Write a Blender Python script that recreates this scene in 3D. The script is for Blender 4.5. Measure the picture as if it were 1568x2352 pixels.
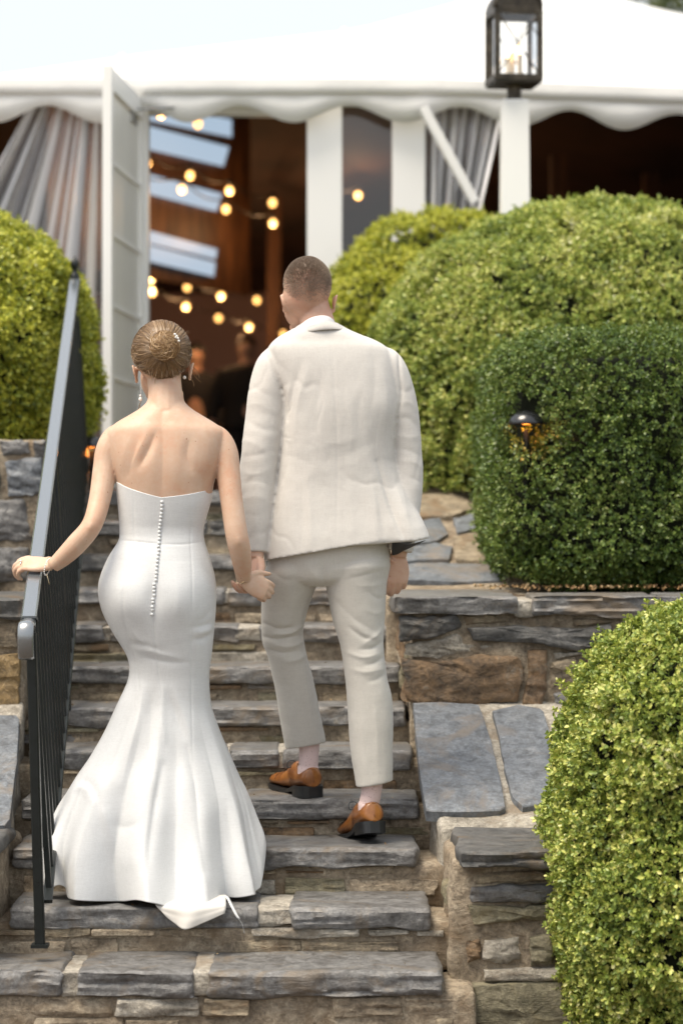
import bpy, bmesh, math, random
import numpy as np
from mathutils import Vector, Matrix

for o in list(bpy.data.objects):
    bpy.data.objects.remove(o, do_unlink=True)
scene = bpy.context.scene
COL = scene.collection
rad = math.radians

# ------------------------------------------------------------------ camera
CZ = 1.5            # eye height above the foot of the stairs
FPX = 5553.0        # focal length in the 1568 x 2352 picture units used below (85 mm on a 36 mm tall frame)
cd = bpy.data.cameras.new('camera')
cam = bpy.data.objects.new('camera', cd)
COL.objects.link(cam)
cam.location = (0, 0, CZ)
cam.rotation_euler = (rad(90), 0, 0)
cd.sensor_fit = 'VERTICAL'
cd.sensor_height = 36.0
cd.sensor_width = 24.0
cd.lens = 85.0
cd.clip_start = 0.1
cd.clip_end = 5000
cd.dof.use_dof = True
cd.dof.focus_distance = 7.75
cd.dof.aperture_fstop = 2.0
scene.camera = cam

# ------------------------------------------------------------------ light
SUN = Vector((-0.36, -0.24, 0.90)).normalized()     # towards the sun
wd = bpy.data.worlds.new('World')
scene.world = wd
wd.use_nodes = True
wn = wd.node_tree
bg = wn.nodes['Background']
sky = wn.nodes.new('ShaderNodeTexSky')
sky.sky_type = 'NISHITA'
sky.sun_disc = False
sky.sun_elevation = math.asin(SUN.z)
sky.sun_rotation = math.atan2(SUN.x, SUN.y)
sky.air_density = 1.0
sky.dust_density = 6.0
sky.ozone_density = 1.0
veil = wn.nodes.new('ShaderNodeMix')               # thin high overcast: the blue is veiled evenly all over the sky
veil.data_type = 'RGBA'
veil.inputs[0].default_value = 0.80
veil.inputs[7].default_value = (2.8, 2.88, 2.92, 1)
wn.links.new(sky.outputs[0], veil.inputs[6])
wn.links.new(veil.outputs[2], bg.inputs[0])
bg.inputs[1].default_value = 0.15
sd = bpy.data.lights.new('sun', 'SUN')
sd.energy = 1.85
sd.angle = rad(30)
sd.color = (1.0, 0.90, 0.75)
sun = bpy.data.objects.new('sun', sd)
COL.objects.link(sun)
sun.rotation_euler = (-SUN).to_track_quat('-Z', 'Y').to_euler()
scene.view_settings.view_transform = 'Standard'
scene.view_settings.look = 'None'
scene.view_settings.gamma = 1.0
scene.view_settings.use_curve_mapping = False
scene.view_settings.exposure = 1.27
scene.view_settings.use_white_balance = True      # camera balanced for open shade
scene.view_settings.white_balance_temperature = 6550
scene.view_settings.white_balance_tint = 10
scene.render.engine = 'CYCLES'
scene.cycles.use_denoising = True
scene.cycles.max_bounces = 6
scene.cycles.transparent_max_bounces = 12
scene.cycles.sample_clamp_indirect = 6.0

# ------------------------------------------------------------------ helpers
def P(px, py, Y):
    """a point seen at (px, py) of the 1568-wide picture, Y metres away"""
    return np.array([(px - 784.0) / FPX * Y, Y, CZ - (py - 1176.0) / FPX * Y])
def X_(px, Y): return (px - 784.0) / FPX * Y
def Z_(py, Y): return CZ - (py - 1176.0) / FPX * Y

def _hash(ix, iy, iz, seed):
    h = (ix * 374761393 + iy * 668265263 + iz * 2147483647 + seed * 1274126177) & 0xFFFFFFFF
    h = ((h ^ (h >> 13)) * 1274126177) & 0xFFFFFFFF
    h = ((h ^ (h >> 16)) * 2246822519) & 0xFFFFFFFF
    return ((h ^ (h >> 15)) & 0xFFFF) / 32767.5 - 1.0
def noise(p, seed=0):
    p = np.asarray(p, float)
    i = np.floor(p).astype(np.int64)
    f = p - i
    f = f * f * f * (f * (f * 6 - 15) + 10)
    r = 0
    for dx in (0, 1):
        wx = f[:, 0] if dx else 1 - f[:, 0]
        for dy in (0, 1):
            wy = f[:, 1] if dy else 1 - f[:, 1]
            for dz in (0, 1):
                wz = f[:, 2] if dz else 1 - f[:, 2]
                r = r + wx * wy * wz * _hash(i[:, 0] + dx, i[:, 1] + dy, i[:, 2] + dz, seed)
    return r
def fbm(p, seed=0, oct=3):
    p = np.asarray(p, float)
    r, a, t = 0, 1.0, 0
    for k in range(oct):
        r = r + a * noise(p * (2.03 ** k) + 17.3 * k, seed + k)
        t += a
        a *= .5
    return r / t

def tag(o, label=None, cat=None, group=None, kind=None):
    if label: o['label'] = label
    if cat: o['category'] = cat
    if group: o['group'] = group
    if kind: o['kind'] = kind
    return o
def empty(name, loc, label, cat, group=None, kind=None):
    o = bpy.data.objects.new(name, None)
    o.empty_display_size = .1
    COL.objects.link(o)
    o.location = loc
    return tag(o, label, cat, group, kind)
def mk(name, v, f, m, parent=None, smooth=True):
    me = bpy.data.meshes.new(name)
    v = np.asarray(v, float)
    me.from_pydata(v.tolist(), [], [tuple(int(i) for i in q) for q in f])
    me.validate()
    return link(name, me, m, parent, smooth)
def link(name, me, m, parent=None, smooth=True):
    if m and not me.materials: me.materials.append(m)
    if smooth: me.polygons.foreach_set('use_smooth', np.ones(len(me.polygons), bool))
    o = bpy.data.objects.new(name, me)
    COL.objects.link(o)
    if parent:
        o.parent = parent
        if parent.type == 'EMPTY':       # vertices are world coordinates
            o.matrix_parent_inverse = Matrix.Translation(-Vector(parent.location)) @ Matrix.Identity(4)
    return o
def mk_quads(name, v, q, m, parent=None, smooth=False):
    """fast path for very many equal quads"""
    me = bpy.data.meshes.new(name)
    v = np.asarray(v, np.float32); q = np.asarray(q, np.int32)
    me.vertices.add(len(v)); me.vertices.foreach_set('co', v.ravel())
    k = q.shape[1]
    me.loops.add(q.size); me.loops.foreach_set('vertex_index', q.ravel())
    me.polygons.add(len(q))
    me.polygons.foreach_set('loop_start', np.arange(0, q.size, k, dtype=np.int32))
    me.update(calc_edges=True)
    return link(name, me, m, parent, smooth)

class MB:
    """collects simple shapes into one mesh"""
    def __init__(s): s.v, s.f = [], []
    def add(s, v, f):
        n = len(s.v); s.v += [tuple(map(float, p)) for p in v]; s.f += [tuple(int(i) + n for i in q) for q in f]; return s
    def box(s, a, b):
        x0, y0, z0 = a; x1, y1, z1 = b
        return s.add([(x0,y0,z0),(x1,y0,z0),(x1,y1,z0),(x0,y1,z0),(x0,y0,z1),(x1,y0,z1),(x1,y1,z1),(x0,y1,z1)],
                     [(0,3,2,1),(4,5,6,7),(0,1,5,4),(1,2,6,5),(2,3,7,6),(3,0,4,7)])
    def bar(s, a, b, w, h, up=(0,0,1), bev=0.0):
        """rectangular bar from a to b, bevelled"""
        a, b = np.array(a, float), np.array(b, float)
        d = b - a; d /= np.linalg.norm(d); up = np.array(up, float)
        r = np.cross(d, up); r /= np.linalg.norm(r); u = np.cross(r, d)
        c = bev or min(w, h) * .12
        pr = [(-w/2+c,-h/2),(w/2-c,-h/2),(w/2,-h/2+c),(w/2,h/2-c),(w/2-c,h/2),(-w/2+c,h/2),(-w/2,h/2-c),(-w/2,-h/2+c)]
        v = [a + r*x + u*y for x, y in pr] + [b + r*x + u*y for x, y in pr]
        f = [(i, (i+1) % 8, 8 + (i+1) % 8, 8 + i) for i in range(8)] + [tuple(range(7,-1,-1)), tuple(range(8,16))]
        return s.add(v, f)
    def tube(s, pts, rs, n=12, flat=1.0, ref=(0,0,1), cap=True):
        v, f = tube(pts, rs, n, flat, ref, cap); return s.add(v, f)
    def lathe(s, c, prof, n=16, axis='z'):
        v = []; c = np.array(c, float)
        for r, z in prof:
            for i in range(n):
                a = 2*math.pi*i/n
                v.append(c + (np.array([r*math.cos(a), r*math.sin(a), z]) if axis == 'z' else np.array([r*math.cos(a), z, r*math.sin(a)])))
        f = [(k*n+i, k*n+(i+1)%n, (k+1)*n+(i+1)%n, (k+1)*n+i) for k in range(len(prof)-1) for i in range(n)]
        f += [tuple(range(n-1,-1,-1)), tuple((len(prof)-1)*n+i for i in range(n))]
        return s.add(v, f)
    def ball(s, c, r, n=10, sc=(1,1,1)):
        m = max(4, n//2+1)
        return s.add(*_ball(c, r, n, m, sc))
    def build(s, name, m, parent=None, smooth=False): return mk(name, s.v, s.f, m, parent, smooth)
def _ball(c, r, n, m, sc):
    v = []
    for k in range(1, m):
        t = math.pi*k/m
        for i in range(n):
            a = 2*math.pi*i/n
            v.append((c[0]+r*sc[0]*math.sin(t)*math.cos(a), c[1]+r*sc[1]*math.sin(t)*math.sin(a), c[2]+r*sc[2]*math.cos(t)))
    v += [(c[0],c[1],c[2]+r*sc[2]), (c[0],c[1],c[2]-r*sc[2])]
    T, B = len(v)-2, len(v)-1
    f = [(k*n+i, (k+1)*n+i, (k+1)*n+(i+1)%n, k*n+(i+1)%n) for k in range(m-2) for i in range(n)]
    f += [(T, i, (i+1)%n) for i in range(n)] + [(B, (m-2)*n+(i+1)%n, (m-2)*n+i) for i in range(n)]
    return v, f
def spline(pts, n):
    """Catmull-Rom through rows of pts, n samples per span"""
    p = np.asarray(pts, float)
    if len(p) == 2:
        t = np.linspace(0, 1, n+1)[:, None]; return p[0]*(1-t)+p[1]*t
    q = np.vstack([2*p[0]-p[1], p, 2*p[-1]-p[-2]])
    out = []
    for i in range(1, len(q)-2):
        t = np.linspace(0, 1, n, endpoint=False)[:, None]
        a, b, c, d = q[i-1], q[i], q[i+1], q[i+2]
        out.append(.5*((2*b)+(c-a)*t+(2*a-5*b+4*c-d)*t*t+(3*b-a-3*c+d)*t**3))
    out.append(p[-1:])
    return np.vstack(out)
def tube(pts, rs, n=12, flat=1.0, ref=(0,0,1), cap=True):
    """tube round a path; rs a number, one per point, or (ra, rb) per point"""
    pts = np.asarray(pts, float); k = len(pts)
    rs = np.asarray(rs, float)
    if rs.ndim == 0: rs = np.full(k, float(rs))
    if rs.ndim == 1: rs = np.stack([rs, rs*flat], 1)
    d = np.gradient(pts, axis=0); d /= np.linalg.norm(d, axis=1)[:, None] + 1e-12
    ref = np.array(ref, float)
    v = []
    side = None
    for i in range(k):
        r = np.cross(d[i], ref) if side is None else side - d[i]*np.dot(side, d[i])
        if np.linalg.norm(r) < 1e-6: r = np.cross(d[i], [1, 0.01, 0])
        r /= np.linalg.norm(r); side = r
        u = np.cross(r, d[i])
        for j in range(n):
            a = 2*math.pi*j/n
            v.append(pts[i] + r*rs[i,0]*math.cos(a) + u*rs[i,1]*math.sin(a))
    f = [(i*n+j, i*n+(j+1)%n, (i+1)*n+(j+1)%n, (i+1)*n+j) for i in range(k-1) for j in range(n)]
    if cap: f += [tuple(range(n-1,-1,-1)), tuple((k-1)*n+j for j in range(n))]
    return v, f
def loft(rings, cap=True, closed=True):
    n = len(rings[0]); v = [p for r in rings for p in r]
    m = n if closed else n-1
    f = [(i*n+j, i*n+(j+1)%n, (i+1)*n+(j+1)%n, (i+1)*n+j) for i in range(len(rings)-1) for j in range(m)]
    if cap: f += [tuple(range(n-1,-1,-1)), tuple((len(rings)-1)*n+j for j in range(n))]
    return v, f
def fuse(name, shapes, voxel, smooth_it=4, m=None, parent=None, disp=None):
    """overlapping closed shapes -> one continuous surface"""
    mb = MB()
    for v, f in shapes: mb.add(v, f)
    me = bpy.data.meshes.new('tmp'); me.from_pydata(mb.v, [], mb.f)
    bm = bmesh.new(); bm.from_mesh(me); bmesh.ops.recalc_face_normals(bm, faces=bm.faces); bm.to_mesh(me); bm.free()
    o = bpy.data.objects.new('tmp', me); COL.objects.link(o)
    r = o.modifiers.new('r', 'REMESH'); r.mode = 'VOXEL'; r.voxel_size = voxel
    s = o.modifiers.new('s', 'SMOOTH'); s.iterations = smooth_it; s.factor = .5
    dg = bpy.context.evaluated_depsgraph_get()
    ev = o.evaluated_get(dg)
    m2 = bpy.data.meshes.new_from_object(ev)
    bpy.data.objects.remove(o, do_unlink=True); bpy.data.meshes.remove(me)
    if disp:
        n = len(m2.vertices)
        co = np.empty(n*3, np.float32); m2.vertices.foreach_get('co', co); co = co.reshape(-1, 3).astype(float)
        no = np.empty(n*3, np.float32); m2.vertices.foreach_get('normal', no); no = no.reshape(-1, 3).astype(float)
        co = disp(co, no)
        m2.vertices.foreach_set('co', co.astype(np.float32).ravel()); m2.update()
    m2.name = name
    return link(name, m2, m, parent)
def to_px(co):
    return np.stack([784 + FPX*co[:,0]/co[:,1], 1176 - FPX*(co[:,2]-CZ)/co[:,1]], 1)
def crease(co, no, lines, facing=True):
    """folds: (polyline seen from behind, amplitude m, width px): raised (+) or pressed (-) ridges"""
    px = to_px(co); d = np.zeros(len(co))
    back = np.clip(-no[:,1]*1.6+.15, 0, 1) if facing else 1.0
    for pts, amp, w in lines:
        pts = spline(np.array(pts, float), 5)
        best = np.full(len(co), 1e9); tt = np.zeros(len(co))
        L = len(pts)-1
        for i in range(L):
            a, b = pts[i], pts[i+1]; ab = b-a
            t = np.clip(((px-a)@ab)/(ab@ab+1e-9), 0, 1)
            q = np.hypot(*(px-(a+t[:,None]*ab)).T)
            u = q < best; best[u] = q[u]; tt[u] = (i+t[u])/L
        env = np.sin(np.clip(tt*.86+.07, 0, 1)*math.pi)**.7
        d += amp*env*(.55*np.exp(-(best/w)**2) + .55*np.exp(-1.5*best/w))
    return co + no*(d*back)[:, None]

# ------------------------------------------------------------------ materials
def mat(name, base=(.5,.5,.5), rough=.6, metal=0.0, spec=.5, coat=0.0, sheen=0.0, sss=0.0, emis=None, es=0.0):
    m = bpy.data.materials.new(name); m.use_nodes = True
    b = m.node_tree.nodes['Principled BSDF']
    b.inputs['Base Color'].default_value = (*base, 1)
    b.inputs['Roughness'].default_value = rough
    b.inputs['Metallic'].default_value = metal
    b.inputs['Specular IOR Level'].default_value = spec
    b.inputs['Coat Weight'].default_value = coat
    b.inputs['Sheen Weight'].default_value = sheen
    if sss:
        b.inputs['Subsurface Weight'].default_value = sss
        b.inputs['Subsurface Radius'].default_value = (.012, .004, .002)
        b.inputs['Subsurface Scale'].default_value = 1.0
    if emis:
        b.inputs['Emission Color'].default_value = (*emis, 1); b.inputs['Emission Strength'].default_value = es
    return m
class NT:
    def __init__(s, m): s.t = m.node_tree; s.b = s.t.nodes['Principled BSDF']; s.n = s.t.nodes; s.l = s.t.links
    def node(s, k, **kw):
        n = s.n.new(k)
        for a, b in kw.items(): setattr(n, a, b)
        return n
    def coord(s, scale=(1,1,1), kind='Object', rnd=False):
        tc = s.node('ShaderNodeTexCoord'); mp = s.node('ShaderNodeMapping'); mp.inputs['Scale'].default_value = scale
        s.l.new(tc.outputs[kind], mp.inputs['Vector'])
        if rnd:
            oi = s.node('ShaderNodeObjectInfo'); mu = s.node('ShaderNodeMath', operation='MULTIPLY'); mu.inputs[1].default_value = 40.0
            s.l.new(oi.outputs['Random'], mu.inputs[0]); s.l.new(mu.outputs[0], mp.inputs['Location'])
        return mp.outputs[0]
    def noise(s, vec, scale, detail=4, rough=.6, dist=0.0):
        n = s.node('ShaderNodeTexNoise'); n.inputs['Scale'].default_value = scale; n.inputs['Detail'].default_value = detail
        n.inputs['Roughness'].default_value = rough; n.inputs['Distortion'].default_value = dist
        s.l.new(vec, n.inputs['Vector']); return n.outputs['Fac']
    def ramp(s, fac, stops, interp='LINEAR'):
        r = s.node('ShaderNodeValToRGB'); cr = r.color_ramp; cr.interpolation = interp
        while len(cr.elements) < len(stops): cr.elements.new(.5)
        for e, (p, c) in zip(cr.elements, stops): e.position = p; e.color = (*c, 1)
        s.l.new(fac, r.inputs[0]); return r.outputs[0]
    def mix(s, fac, a, b, mode='MIX'):
        n = s.node('ShaderNodeMix', data_type='RGBA', blend_type=mode)
        for i, x in ((0, fac), (6, a), (7, b)):
            if isinstance(x, (int, float)): n.inputs[i].default_value = x
            elif isinstance(x, tuple): n.inputs[i].default_value = (*x, 1)
            else: s.l.new(x, n.inputs[i])
        return n.outputs[2]
    def math(s, op, a, b=None):
        n = s.node('ShaderNodeMath', operation=op)
        for i, x in enumerate((a, b)):
            if x is None: continue
            if isinstance(x, (int, float)): n.inputs[i].default_value = x
            else: s.l.new(x, n.inputs[i])
        return n.outputs[0]
    def bump(s, h, strength=.4, dist=.01):
        n = s.node('ShaderNodeBump'); n.inputs['Strength'].default_value = strength; n.inputs['Distance'].default_value = dist
        if s.b.inputs['Normal'].links: s.l.new(s.b.inputs['Normal'].links[0].from_socket, n.inputs['Normal'])
        s.l.new(h, n.inputs['Height']); s.l.new(n.outputs[0], s.b.inputs['Normal'])
    def color(s, c): s.l.new(c, s.b.inputs['Base Color'])
    def rough(s, r): s.l.new(r, s.b.inputs['Roughness'])

def stone_mat(name, cols, streak=(3, 3, 14), rough=.62, bump=.5, stain=None):
    m = mat(name, cols[0], rough); n = NT(m)
    v = n.coord((1,1,1), rnd=True); vs = n.coord(streak, rnd=True)
    big = n.noise(v, 5.5, 6, .68, .9); st = n.noise(vs, 4.0, 8, .72, 1.4); fine = n.noise(v, 85, 6, .75); mid = n.noise(v, 24, 5, .7, .4)
    k = len(cols)
    c1 = n.ramp(n.math('ADD', n.math('MULTIPLY', big, .55), n.math('MULTIPLY', st, .45)), [(.36 + .28*i/(k-1), c) for i, c in enumerate(cols)])
    g = n.ramp(fine, [(.28, (.35,.35,.35)), (.5, (.95,.95,.95)), (.72, (1.6,1.6,1.6))])
    c = n.mix(.7, c1, g, 'MULTIPLY')
    c = n.mix(.75, c, n.ramp(mid, [(.32, (.45,.43,.40)), (.52, (1,1,1)), (.72, (1.35,1.33,1.28))]), 'MULTIPLY')
    if stain:
        sn = n.ramp(n.noise(v, 3.2, 5, .7, 1.0), [(.52, (0,0,0)), (.66, (1,1,1))])
        c = n.mix(sn, c, stain)
    n.color(c)
    n.rough(n.math('ADD', n.math('MULTIPLY', fine, .35), rough-.2))
    n.bump(n.math('ADD', n.math('ADD', n.math('MULTIPLY', st, .6), n.math('MULTIPLY', mid, .5)), n.math('MULTIPLY', fine, .28)), bump, .022)
    return m
M = {}
M['slate'] = stone_mat('blue_slate', [(0.087,0.085,0.083), (0.143,0.141,0.139), (0.193,0.193,0.193), (0.203,0.182,0.154)], streak=(3,3,9), rough=.42, bump=.45, stain=(0.168,0.133,0.095))
M['slate_top'] = stone_mat('worn_bluestone', [(0.098,0.109,0.124), (0.155,0.172,0.193), (0.213,0.224,0.236)], streak=(3,3,3), rough=.52, bump=.35, stain=(0.184,0.161,0.138))
M['dark_slate'] = stone_mat('dark_slate', [(0.056,0.057,0.056), (0.101,0.101,0.099), (0.150,0.143,0.131)], streak=(3,3,9), bump=.55, stain=(0.128,0.094,0.060))
M['brown_stone'] = stone_mat('brown_stone', [(0.059,0.051,0.041), (0.150,0.103,0.063), (0.226,0.145,0.077), (0.226,0.200,0.161)], streak=(4,4,6), bump=.8, stain=(0.215,0.121,0.056))
M['tan_stone'] = stone_mat('tan_stone', [(0.140,0.115,0.084), (0.308,0.252,0.175), (0.462,0.385,0.273)], bump=.8, stain=(0.210,0.140,0.077))
M['ochre_stone'] = stone_mat('ochre_stone', [(0.150,0.112,0.062), (0.312,0.213,0.094), (0.375,0.288,0.175)], streak=(4,4,4), bump=.8, stain=(0.275,0.156,0.056))
M['green_stone'] = stone_mat('greenish_stone', [(0.115,0.108,0.068), (0.236,0.213,0.142), (0.338,0.311,0.223)], streak=(4,4,12), bump=.8, stain=(0.162,0.128,0.061))
M['mortar'] = stone_mat('old_mortar', [(0.189,0.152,0.109), (0.362,0.297,0.217), (0.522,0.450,0.341)], streak=(3,3,5), rough=.9, bump=1.0, stain=(0.217,0.160,0.102))
M['mortar_pale'] = stone_mat('pale_mortar', [(0.247,0.227,0.195), (0.403,0.370,0.312), (0.546,0.514,0.455)], streak=(3,3,4), rough=.9, bump=.9, stain=(0.260,0.208,0.150))
# ------------------------------------------------------------------ rough stones
def lattice(xs, ys, zs):
    nx, ny, nz = len(xs), len(ys), len(zs)
    idx = {}; v = []
    def g(i, j, k):
        t = (i, j, k)
        if t not in idx: idx[t] = len(v); v.append((xs[i], ys[j], zs[k]))
        return idx[t]
    f = []
    for i in range(nx-1):
        for j in range(ny-1):
            f.append((g(i,j,0), g(i,j+1,0), g(i+1,j+1,0), g(i+1,j,0)))
            f.append((g(i,j,nz-1), g(i+1,j,nz-1), g(i+1,j+1,nz-1), g(i,j+1,nz-1)))
    for i in range(nx-1):
        for k in range(nz-1):
            f.append((g(i,0,k), g(i+1,0,k), g(i+1,0,k+1), g(i,0,k+1)))
            f.append((g(i,ny-1,k), g(i,ny-1,k+1), g(i+1,ny-1,k+1), g(i+1,ny-1,k)))
    for j in range(ny-1):
        for k in range(nz-1):
            f.append((g(0,j,k), g(0,j,k+1), g(0,j+1,k+1), g(0,j+1,k)))
            f.append((g(nx-1,j,k), g(nx-1,j+1,k), g(nx-1,j+1,k+1), g(nx-1,j,k+1)))
    return np.array(v, float), f
def ticks(a, b, r, step):
    n = max(1, int(round((b-a-2*r)/step)))
    return np.concatenate([[a, a+r*.35], np.linspace(a+r, b-r, n+1), [b-r*.35, b]])
def slab(name, a, b, m, parent, seed, r=.007, step=.03, front=.009, top=.003, bot=.008, skew=0.0):
    """a rough split stone: rounded chipped edges, layered broken front, worn top"""
    a, b = np.array(a, float), np.array(b, float)
    h = (b-a)
    rr = min(r, h.min()*.42)
    step *= .62
    v, f = lattice(ticks(a[0], b[0], rr, step), ticks(a[1], b[1], rr, max(step*1.6, .02)), ticks(a[2], b[2], rr, max(.006, min(step*.5, .012))))
    q = np.clip(v, a+rr, b-rr); d = v-q; L = np.linalg.norm(d, axis=1)[:, None]
    chip = 1 + .9*np.clip(fbm(v*22, seed+5, 2), -1, 1)[:, None]
    nrm = d/np.maximum(L, 1e-9)
    w = q + nrm*np.minimum(L, rr)
    # broken front: strata, stepped ledges
    fr = np.clip(-nrm[:,1], 0, 1); tp = np.clip(nrm[:,2], 0, 1); bt = np.clip(-nrm[:,2], 0, 1); sd_ = np.abs(nrm[:,0])
    s = v*np.array([7, 7, 46]) + fbm(v*6, seed, 2)[:, None]*1.6
    stra = fbm(s, seed+1, 3)
    lump = fbm(v*9, seed+2, 3)
    hl_ = .011 + .004*((seed*7) % 5)/5
    lay = np.floor((v[:,2] + .012*fbm(v*np.array([5,5,2]), seed+11, 3))/hl_)
    led = noise(np.stack([v[:,0]*7 + .6*noise(v*30, seed+12), lay*3.7, lay*0], 1), seed+13)     # split layers, each broken back by its own amount
    chunk = np.clip(fbm(v*np.array([11,11,9]), seed+14, 3)-.12, 0, 1)
    w[:,1] -= fr*(front*(.45*stra + 1.3*lump + .5*led - 1.8*chunk))
    w[:,1] -= (1-fr)*0
    w[:,2] += tp*top*(2*fbm(v*np.array([5,7,1]), seed+3, 3))
    w[:,2] -= bt*bot*(1.8*fbm(v*np.array([8,6,1]), seed+4, 3)+.2)
    w[:,0] += np.sign(nrm[:,0])*sd_*(.016*fbm(v*np.array([14,9,20]), seed+6, 3))
    edge = (fr > .15)*(tp > .15)
    w -= nrm*(edge*rr*.55*np.clip(fbm(v*14, seed+7, 3)+.15, 0, 1))[:, None]
    if skew: w[:,2] += (w[:,0]-(a[0]+b[0])/2)*skew
    o = mk(name, w, f, m, parent); o.data.set_sharp_from_angle(angle=rad(38)); return o
def poly_stone(name, pts3, nrm, thick, m, parent, seed, bulge=.008, rough=.008, n=64, back=.03):
    """an irregular stone set in a wall or laid on a slope: outline pts3 (in a plane), face turned to nrm"""
    pts3 = np.array(pts3, float); nrm = np.array(nrm, float); nrm /= np.linalg.norm(nrm)
    c = pts3.mean(0)
    # resample outline evenly
    cl = np.vstack([pts3, pts3[:1]]); seg = np.linalg.norm(np.diff(cl, axis=0), axis=1); acc = np.concatenate([[0], np.cumsum(seg)])
    t = np.linspace(0, acc[-1], n, endpoint=False)
    out = np.stack([np.interp(t, acc, cl[:, k]) for k in range(3)], 1)
    size = seg.sum()/6
    out = out + (out-c)/np.linalg.norm(out-c, axis=1)[:, None]*(rough*1.9*fbm(out*22, seed, 4))[:, None]
    rings = [(1.0, -back), (1.0, thick*.6), (.99, thick*.92), (.965, thick), (.93, thick+bulge*.2), (.88, thick+bulge*.4), (.8, thick+bulge*.6), (.7, thick+bulge*.75), (.6, thick+bulge*.85), (.48, thick+bulge), (.36, thick+bulge), (.24, thick+bulge), (.12, thick+bulge)]
    v = []
    for s, h in rings: v.append(c + (out-c)*s + nrm*h)
    v = np.vstack(v + [[c + nrm*(thick+bulge)]])
    k = len(rings)
    dep = np.repeat([0, .3] + [1]*11, n); dep = np.append(dep, 1)
    lay = np.floor((v[:,2]*.8 + v[:,0]*.12 + .03*fbm(v*5, seed+11, 3))/.017)
    led = noise(np.stack([v[:,0]*8 + .5*noise(v*25, seed+12), lay*3.7, lay*0], 1), seed+13)
    v = v + nrm*(dep*rough*(fbm(v*np.array([9,9,22]), seed+3, 4)*1.3 + .7*led*(rough > .0035) - 2.0*np.clip(fbm(v*12, seed+9, 3)-.15, 0, 1)))[:, None]
    f = [(i*n+j, i*n+(j+1)%n, (i+1)*n+(j+1)%n, (i+1)*n+j) for i in range(k-1) for j in range(n)]
    f += [((k-1)*n+j, (k-1)*n+(j+1)%n, k*n) for j in range(n)]
    o = mk(name, v, f, m, parent)
    bm = bmesh.new(); bm.from_mesh(o.data); bmesh.ops.recalc_face_normals(bm, faces=bm.faces); bm.to_mesh(o.data); bm.free()
    o.data.set_sharp_from_angle(angle=rad(34)); return o
def mass(name, a, b, m, parent, seed, amp=.014, step=.03, shear=None, r=.02):
    """mortar and rubble body, lumpy all over"""
    a, b = np.array(a, float), np.array(b, float)
    v, f = lattice(ticks(a[0], b[0], r, step), ticks(a[1], b[1], r, step), ticks(a[2], b[2], r, step))
    q = np.clip(v, a+r, b-r); d = v-q; L = np.linalg.norm(d, axis=1)[:, None]
    nn = d/np.maximum(L, 1e-9); w = q + nn*np.minimum(L, r)
    w = w + nn*(amp*1.6*fbm(v*7, seed, 4) + amp*.5*fbm(v*28, seed+3, 3))[:, None]
    if shear: w = shear(w)
    return mk(name, w, f, m, parent)

rnd = random.Random(11)
# step i: distance of the nosing, height of the tread
STEP_Y = [7.20 + .31*i for i in range(12)]
STEP_PY = [2231, 2084, 1947, 1836, 1724, 1625, 1530, 1437, 1353, 1275, 1196]
STEP_Z = [Z_(py, y) for py, y in zip(STEP_PY, STEP_Y)] + [1.594]
def xr(Y): return .302 - (Y-7.2)*.043
def xl(Y): return -1.045 - (Y-7.5)*.05

# ------------------------------------------------------------------ ground
def ground_z(x, y):
    prof = np.interp(y, [-200, 6.9, 7.6, 8.67, 8.7, 10.6, 60, 900, 4000], [-.05, -.05, -.05, .0, .0, .0, 1.56, 1.0, 1.0])
    terr = np.interp(y, [-200, 6.9, 8.55, 8.75, 9.3, 9.6, 10.75, 10.95, 60, 4000], [-.10, -.10, -.10, 1.15, 1.18, 1.19, 1.42, 1.585, 1.585, 1.0])
    inside = ((x > -1.3) & (x < .45))
    far = np.interp(y, [10.6, 10.9], [0, 1])
    return np.where(inside, prof*(1-far)+1.585*far, terr)
gx = np.concatenate([[-3000, -600, -150, -40, -15, -8, -5, -3.5, -2.5, -2, -1.6], np.arange(-1.4, 2.6, .1), [3, 4, 6, 10, 20, 60, 200, 800, 3000]])
gy = np.concatenate([[-60, -20, -5, 0, 3, 5, 6], np.arange(6.4, 11.4, .1), [12, 13, 15, 20, 26, 32, 45, 70, 120, 300, 900, 3000]])
GX, GY = np.meshgrid(gx, gy)
GZ = ground_z(GX, GY) + .012*fbm(np.stack([GX.ravel(), GY.ravel(), GX.ravel()*0], 1)*3, 4, 3).reshape(GX.shape)
n0, n1 = GX.shape
gm = mat('soil_and_mulch', (.12,.085,.055), .95); t = NT(gm)
v_ = t.coord((1,1,1)); t.color(t.ramp(t.noise(v_, 55, 6, .75), [(.3, (.035,.024,.016)), (.5, (.11,.075,.045)), (.68, (.27,.2,.13))])); t.bump(t.noise(v_, 60, 5, .7), .9, .02)
g = mk('ground', np.stack([GX.ravel(), GY.ravel(), GZ.ravel()], 1), [(i*n1+j, i*n1+j+1, (i+1)*n1+j+1, (i+1)*n1+j) for i in range(n0-1) for j in range(n1-1)], gm)
tag(g, kind='structure')
# brick-coloured terrace in front of the tent, level with the top step
tm = stone_mat('terrace_paving', [(.14,.13,.12), (.22,.2,.18), (.28,.25,.21)])
tag(mk('terrace', [(-1.2,10.95,1.596),(.1,10.95,1.596),(.1,13.2,1.6),(-1.2,13.2,1.6)], [(0,1,2,3)], tm), kind='structure')

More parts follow.
